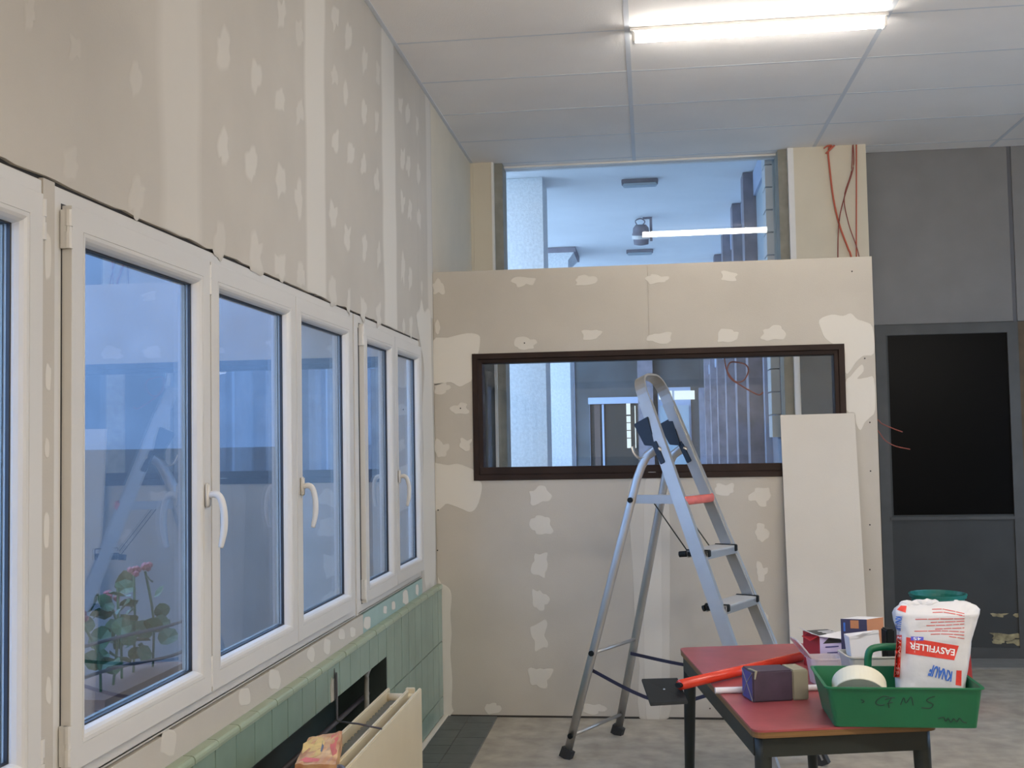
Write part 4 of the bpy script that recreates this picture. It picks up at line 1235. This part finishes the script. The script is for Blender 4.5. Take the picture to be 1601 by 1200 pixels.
# ---- roll of jointing tape
TR = thing('tape_roll', 'wide roll of cream jointing tape lying tilted in the green tray', 'tape', (.60, 3.29, ZT + .01))
ax = Vector((-.12, -.80, -.58)).normalized(); q = Vector((0, 0, 1)).rotation_difference(ax).to_matrix().to_4x4()
cR = Vector((.570, 3.300, ZT + .0850))
obj('tape_winding', lathe(B(), [(.036, -.026), (.073, -.026), (.0745, -.024), (.0745, .024), (.073, .026), (.036, .026), (.036, -.026)], cR, 40, q), 'tape', TR)
obj('core', lathe(B(), [(.0335, -.0245), (.036, -.0245), (.036, .0245), (.0335, .0245), (.0335, -.0245)], cR, 32, q), 'cardboard', TR)

# ---- bag of filler powder
BG = thing('filler_bag', 'white paper bag of filler powder with red and blue print, in the green tray', 'bag', (.78, 3.34, ZT + .005))
NB, MB_ = 44, 30
by_c = 3.335
prof_px = [  # pixel outline: y, left x, right x (front face of bag, at its own distance)
    (1088, 1399, 1504), (1075, 1396, 1506), (1060, 1396, 1509), (1040, 1397, 1512), (1020, 1399, 1514), (1000, 1399, 1517), (985, 1398, 1520), (970, 1394, 1525), (958, 1392, 1529), (951, 1394, 1530), (945, 1402, 1526), (941, 1412, 1520)]
bm = B(); rings = []
for i, (y, xl, xr) in enumerate(prof_px):
    a, c = at_y(xl + 5, y, by_c), at_y(xr, y, by_c)
    t_ = i / (len(prof_px) - 1)
    cx_ = (a.x + c.x) / 2; hw2 = (c.x - a.x) / 2; z = (a.z + c.z) / 2
    dep = .043 * (1 - .1 * t_) if t_ < .75 else .043 * (.92 - 3.0 * (t_ - .75))
    dep = max(dep, .007)
    if i == 0: z = max(z, ZT + .006); 
    rr = []
    for j in range(NB):
        an = 2 * math.pi * j / NB; c_, s_ = math.cos(an), math.sin(an)
        e = .55
        px_ = math.copysign(abs(c_) ** e, c_); py_ = math.copysign(abs(s_) ** .62, s_)
        wob = .004 * noise.noise(Vector((c_ * 2, s_ * 2, z * 25))) + .003 * noise.noise(Vector((c_ * 5, s_ * 5, z * 50)))
        rr.append(bm.verts.new((cx_ + hw2 * px_ + wob * c_, by_c + (dep + wob) * py_, z + (.004 * math.sin(an * 3 + i) if t_ > .85 else 0))))
    rings.append(rr)
for i in range(len(rings) - 1):
    for j in range(NB): bm.faces.new((rings[i][j], rings[i][(j + 1) % NB], rings[i + 1][(j + 1) % NB], rings[i + 1][j]))
bm.faces.new(rings[0][::-1]); bm.faces.new(rings[-1])
bmesh.ops.recalc_face_normals(bm, faces=bm.faces)
bmesh.ops.subdivide_edges(bm, edges=[e for e in bm.edges if abs(e.verts[0].co.z - e.verts[1].co.z) > .012], cuts=2)
for v in bm.verts:
    if v.co.z > ZT + .02:
        d_ = v.co; k_ = .0035 * noise.noise(Vector((d_.x * 30, 1, d_.z * 22))) + .002 * noise.noise(Vector((d_.x * 70, 5, d_.z * 60)))
        v.co.y += k_ * (1 if v.co.y < by_c else -1)
bag_bvh = BVHTree.FromBMesh(bm)
obj('bag_body', bm, 'bag_paper', BG, smooth=True)
# crumpled top tuft
bm = B()
for k_, (x, y, w_, h_) in enumerate([(1425, 941, 34, 14), (1450, 938, 34, 12), (1476, 944, 16, 12), (1495, 942, 22, 14), (1512, 948, 18, 12)]):
    c = at_y(x, y + 4, by_c); r1, r2 = w_ / 2 / 530, h_ / 2 / 530
    mm = Matrix.Translation(c) @ Matrix.Diagonal((r1, .012, r2, 1))
    r_ = bmesh.ops.create_icosphere(bm, subdivisions=3, radius=1, matrix=mm)
    for v in r_['verts']:
        v.co += Vector((noise.noise(v.co * 60), noise.noise(v.co * 55 + Vector((3, 3, 3))), noise.noise(v.co * 70 + Vector((9, 0, 0))))) * .006
obj('folded_top', bm, 'bag_paper', BG, smooth=False)


def on_bag(x, y, lift=.0012):
    r_ = ray(x, y).normalized(); o_ = Vector((0, 0, CAMH)); h = bag_bvh.ray_cast(o_, r_)
    if h[0] is None:
        return at_y(x, y, by_c - .045)
    return h[0] + h[1] * lift if h[1].dot(r_) < 0 else h[0] - h[1] * lift


def bagpx(x, y): return (1380 + x / 6.667, 910 + y / 6.667)


def bag_quad(name, c4, m_, lift=.0010, nx=14, ny=5, text=None, bold=0):
    """c4: corners of print in zoomed pixel space: origin, u-end, uv-end, v-end"""
    P4 = [Vector(bagpx(*p)) for p in c4]
    f2 = lambda u_, v_: (P4[0] * (1 - u_) + P4[1] * u_) * (1 - v_) + (P4[3] * (1 - u_) + P4[2] * u_) * v_
    bm = B()
    if text:
        vs, fs = text_verts(text, bold)
        V = []
        for u_, v_ in vs:
            p = f2(u_, v_); V.append(bm.verts.new(on_bag(p.x, p.y, lift)))
        for f_ in fs:
            try: bm.faces.new([V[i] for i in f_])
            except ValueError: pass
    else:
        V = [[None] * (ny + 1) for _ in range(nx + 1)]
        for i in range(nx + 1):
            for j in range(ny + 1):
                p = f2(i / nx, j / ny); V[i][j] = bm.verts.new(on_bag(p.x, p.y, lift))
        for i in range(nx):
            for j in range(ny): bm.faces.new((V[i][j], V[i + 1][j], V[i + 1][j + 1], V[i][j + 1]))
    return obj(name, bm, m_, BG, recalc=False)


bag_quad('red_print', [(247, 570), (792, 660), (745, 810), (240, 740)], 'print_red')
bag_quad('white_lettering', [(752, 694), (285, 622), (280, 690), (746, 764)], 'print_white', .0022, text='EASYFILLER', bold=.02)
bag_quad('blue_lettering', [(727, 925), (510, 852), (468, 968), (714, 1036)], 'print_blue', .0018, text='KNAUF', bold=.045)
bag_quad('red_print', [(768, 915), (822, 918), (818, 1078), (758, 1068)], 'print_red', nx=4)
bag_quad('violet_print', [(296, 562), (426, 568), (424, 606), (293, 603)], 'print_violet', .0016, nx=5, ny=3)
bag_quad('white_lettering', [(400, 572), (320, 568), (320, 600), (398, 602)], 'print_white', .0026, text='45', bold=.01)
bag_quad('red_print', [(150, 548), (203, 548), (180, 985), (115, 988)], 'print_red', nx=4, ny=14)
bag_quad('white_lettering', [(162, 566), (135, 972), (176, 972), (198, 566)], 'print_white', .0022, text='EASYFILLER', bold=.01)
bag_quad('blue_lettering', [(140, 352), (138, 500), (190, 504), (206, 356)], 'print_blue', .0018, text='KNAUF', bold=.035)
bag_quad('red_print', [(150, 285), (190, 243), (250, 246), (240, 318)], 'print_red', nx=6)
for xl_, yl_, yr_ in ((515, 284, 328), (520, 316, 350), (340, 384, 378), (500, 416, 402), (455, 450, 432), (545, 486, 472), (330, 508, 516), (500, 540, 548), (690, 560, 586)):
    def row(x):
        if x < 640: return yl_ - 5 * (x - xl_) / max(1, 640 - xl_)
        return yl_ - 5 + (yr_ - yl_ + 5) * (x - 640) / 215
    x = xl_
    while x < 840:
        x2 = min(x + random.uniform(60, 140), 850)
        bag_quad('small_print', [(x, row(x) - 3.4), (x2, row(x2) - 3.4), (x2, row(x2) + 3.4), (x, row(x) + 3.4)], 'print_red', .0012, nx=6, ny=1)
        x = x2 + 9

# ================================================================== BUCKETS BY THE DARK WALL
cb = at_z(1466, 928, .60); cb = Vector((cb.x, cb.y, 0))
d_b = cb.y; rw = .155
ST = thing('red_bucket', 'red plastic bucket standing upside down on the floor behind the filler bag', 'bucket', (cb.x, cb.y, 0))
obj('bucket_body', lathe(B(), [(.0, .315), (.150, .315), (.160, .31), (.172, .02), (.180, .02), (.182, .0), (.170, .0), (.150, .305), (0, .305)], cb, 36), 'red_dull', ST, smooth=False)
BK = thing('green_bucket', 'dark teal plastic bucket behind the filler bag near the dark wall', 'bucket', (cb.x, cb.y, .315))
obj('bucket_body', lathe(B(), [(0, .316), (.105, .316), (.11, .32), (rw - .012, .58), (rw - .002, .582), (rw, .60), (rw - .008, .60), (rw - .018, .585), (.105, .325), (0, .325)], cb, 36), 'teal_plastic', BK)
obj('rim', lathe(B(), [(rw - .002, .594), (rw + .003, .597), (rw + .003, .603), (rw - .006, .605), (rw - .008, .6)], cb, 36), 'teal_plastic', BK)

# ================================================================== CABLES
def cable(px, Y, name, m_, lab, r=.004, per=8, zs=None, group=None, jy=0.0):
    pts = [at_y(x, y, Y + jy * math.sin(i * 1.7)) for i, (x, y) in enumerate(px)]
    o_ = obj(name, sweep(B(), spline(pts, per), r, n=7), m_, smooth=True)
    o_['label'] = lab; o_['category'] = 'cable'
    if group: o_['group'] = group
    return o_


YC = YF - .015
gcab = 'orange cables hanging on the pillar'
cable([(1300, 226), (1295, 236), (1297, 262), (1303, 310), (1312, 350), (1326, 388), (1331, 402), (1345, 470)], YC, 'hanging_cable', 'orange_wire', 'left thick orange cable hanging down the cream pillar from a knot at the ceiling', .0065, group=gcab)
cable([(1334, 226), (1334, 262), (1321, 305), (1312, 345), (1310, 402), (1311, 470)], YC - .012, 'hanging_cable', 'copper_wire', 'dark red cable that curves left down the pillar and crosses the thick orange one', .004, group=gcab)
cable([(1339, 226), (1339, 300), (1339, 402), (1340, 470)], YC - .001, 'hanging_cable', 'orange_wire', 'straight red cable hanging nearest the right edge of the pillar', .0045, group=gcab)
cable([(1333, 227), (1331, 268), (1320, 308), (1327, 350), (1343, 400), (1350, 470)], YC - .022, 'hanging_cable', 'copper_wire', 'thin red cable bowing left and then back right on the pillar', .0035, group=gcab)
cable([(1288, 232), (1294, 228), (1301, 228), (1297, 234), (1291, 240), (1300, 232), (1305, 227)], YC - .01, 'cable_knot', 'orange_wire', 'short orange cable knot against the ceiling at the top of the pillar', .005, per=5)
cable([(1128, 470), (1131, 545), (1133, 562), (1137, 580), (1150, 596), (1163, 594), (1170, 580), (1166, 570), (1152, 566), (1141, 567), (1137, 580), (1143, 592), (1158, 602), (1175, 612), (1187, 617), (1193, 613)], PY2 + .03, 'looped_cable', 'copper_wire', 'dark red cable looped behind the brown framed window', .0042, per=7, jy=.004)
cable([(1366, 652), (1374, 657), (1379, 662), (1395, 669), (1411, 675)], YP + .09, 'cable_end', 'copper_wire', 'upper thin red cable end sticking out of the partition edge', .0028)
cable([(1366, 664), (1375, 676), (1384, 688), (1400, 697), (1423, 702)], YP + .10, 'cable_end', 'copper_wire', 'lower thin red cable end sticking out of the partition edge', .0028)

# ================================================================== RADIATOR
RX0, RX1, RY1, RY0, RZ1, RZ0 = -.990, -.859, 4.13, 2.75, .60, .05
RD = thing('panel_radiator', 'cream double panel radiator standing off the wall in front of the tiled niche', 'radiator', ((RX0 + RX1) / 2, (RY0 + RY1) / 2, 0))
for (a, c, nm) in ((RX0, RX0 + .012, 'panel'), (RX0 + .078, RX0 + .090, 'panel'), (RX1 - .012, RX1, 'panel')):
    bm = B(); box(bm, (a, RY0, RZ0), (c, RY1, RZ1))
    obj(nm, bm, 'radiator', RD, bevel=.003)
for (a, c, zc_) in ((RX0 + .012, RX0 + .078, RZ1 - .035), (RX0 + .090, RX1 - .012, RZ1 - .03)):
    bm = B(); y = RY0 + .03; up_ = False; pts = []
    while y < RY1 - .04:
        pts.append((y, a + .004 if up_ else c - .004)); y += .014; pts.append((y, a + .004 if up_ else c - .004)); y += .006; up_ = not up_
    for (p, q) in zip(pts[:-1], pts[1:]):
        vv = [bm.verts.new(k_) for k_ in ((p[1], p[0], RZ0 + .04), (q[1], q[0], RZ0 + .04), (q[1], q[0], zc_), (p[1], p[0], zc_))]; bm.faces.new(vv)
    obj('convector_fins', bm, 'radiator_dark', RD, kind='stuff')
obj('header_pipe', sweep(B(), [(RX0 + .01, RY1 - .035, RZ1 - .03), (RX1 - .01, RY1 - .035, RZ1 - .03)], .017, n=14), 'radiator', RD, smooth=True)
obj('header_pipe', sweep(B(), [(RX0 + .01, RY0 + .035, RZ1 - .03), (RX1 - .01, RY0 + .035, RZ1 - .03)], .017, n=14), 'radiator', RD, smooth=True)
obj('end_clip', box(B(), (RX1 - .055, RY1 - .03, RZ1 - .02), (RX1 - .022, RY1 - .01, RZ1 + .004)), 'radiator', RD, bevel=.002)
obj('top_clip', box(B(), (RX0 + .08, RY1 - .3, RZ1 - .006), (RX0 + .088, RY1 - .28, RZ1 + .001)), 'radiator', RD)
for y in (RY0 + .2, RY1 - .2):
    obj('foot', box(B(), (RX0 - .01, y - .02, 0.007), (RX1 - .02, y + .02, RZ0 + .01)), 'radiator', RD)
# steel hook from the wall over the radiator, supply pipe in the niche
pp = [(-1.158, 4.03, .665), (-1.10, 3.95, .655), (-1.055, 3.80, .60)]
a = at_x(526, 1052, -1.155); b1 = at_x(527, 1090, -1.10); b2 = at_x(527, 1125, -1.06); b3 = at_x(531, 1128, -1.04); b4 = at_z(597, 1139, RZ1 + .008)
o = obj('steel_hook', sweep(B(), [a, b1, b2, b3, at_z(560, 1131, RZ1 + .02), b4], .0032, n=8), 'pipe_dark'); o['label'] = 'bent dark steel rod reaching from the broken tile over the radiator'; o['category'] = 'bracket'
npipe = thing('supply_pipe', 'metal heating pipe elbow inside the dark niche behind the radiator', 'pipe', (-1.22, 4.7, .0))
obj('pipe_run', sweep(B(), spline([(-1.215, 4.70, .0), (-1.215, 4.70, .30), (-1.215, 4.70, .50), (-1.215, 4.715, .535), (-1.215, 4.76, .55), (-1.215, 4.838, .55)], 6), .011, n=10), 'steel_frame', npipe, smooth=True)
obj('pipe_run', sweep(B(), [(-1.245, 3.6, .42), (-1.245, 4.84, .42)], .010, n=10), 'pipe_dark', npipe, smooth=True)

# packet on the radiator
PKT = thing('orange_packet', 'crumpled orange printed packet lying on top of the cream radiator', 'packet', (-.95, 3.2, RZ1))
qp = [at_z(535, 1140, .655), at_z(483, 1150, .655), at_z(461, 1192, .645), at_z(525, 1192, .645)]
bm = B(); G = 10; top_, bot_ = [], []
for i in range(G + 1):
    r1, r2 = [], []
    for j in range(G + 1):
        u_, v_ = i / G, j / G
        p = (qp[0] * (1 - u_) + qp[1] * u_) * (1 - v_) + (qp[3] * (1 - u_) + qp[2] * u_) * v_
        e_ = min(u_, 1 - u_, v_, 1 - v_); puff = min(e_ * 5, 1)
        p = p + Vector((noise.noise(Vector((i * .9, j * 3.1, 2))) * .004 * (1 if e_ == 0 else 0), 0, 0))
        r1.append(bm.verts.new((p.x, p.y, p.z - .004 + .008 * puff + .004 * noise.noise(Vector((i * .6, j * .6, 0))))))
        r2.append(bm.verts.new((p.x, p.y, RZ1 + .003)))
    top_.append(r1); bot_.append(r2)
for i in range(G):
    for j in range(G):
        bm.faces.new((top_[i][j], top_[i + 1][j], top_[i + 1][j + 1], top_[i][j + 1])); bm.faces.new((bot_[i][j + 1], bot_[i + 1][j + 1], bot_[i + 1][j], bot_[i][j]))
for i in range(G):
    for (a, c) in ((0, 1), (G, -1)):
        bm.faces.new((top_[i][a], top_[i + 1][a], bot_[i + 1][a], bot_[i][a])); bm.faces.new((top_[a][i], top_[a][i + 1], bot_[a][i + 1], bot_[a][i]))
pk_bvh = BVHTree.FromBMesh(bm)
obj('packet_body', bm, 'packet', PKT)


def on_packet(x, y):
    r_ = ray(x, y).normalized(); h = pk_bvh.ray_cast(Vector((0, 0, CAMH)), r_)
    return (h[0] + Vector((0, 0, .0012))) if h[0] else at_z(x, y, .66)


for nm, m_, poly in (('printed_patch', 'packet_yellow', [(474, 1162), (490, 1153), (503, 1152), (508, 1160), (500, 1180), (488, 1184), (472, 1178)]),
                     ('printed_patch', 'packet_pink', [(518, 1150), (530, 1146), (532, 1160), (526, 1178), (520, 1182), (516, 1168)]),
                     ('printed_patch', 'packet_pink', [(466, 1190), (478, 1184), (500, 1186), (498, 1190), (480, 1192)]),
                     ('tear_line', 'cable_grey', [(504, 1158), (507, 1157), (506, 1168), (503, 1176), (501, 1174), (503, 1165)])):
    bm = B(); c_ = bm.verts.new(on_packet(sum(p[0] for p in poly) / len(poly), sum(p[1] for p in poly) / len(poly))); V = [bm.verts.new(on_packet(*p)) for p in poly]
    for j in range(len(V)): bm.faces.new((c_, V[j], V[(j + 1) % len(V)]))
    obj(nm, bm, m_, PKT)
# cable coil over the near end of the radiator
pts = spline([(-.90, 2.80, .611), (-.895, 2.92, .614), (-.886, 3.01, .614), (-.874, 3.05, .616), (-.856, 3.045, .612), (-.842, 3.01, .57), (-.838, 2.97, .42), (-.83, 2.95, .012)], 8)
o = obj('grey_hose', sweep(B(), pts, .0085, n=10), 'cable_grey', smooth=True); o['label'] = 'blue-grey hose looping over the cream radiator under the orange packet'; o['category'] = 'hose'
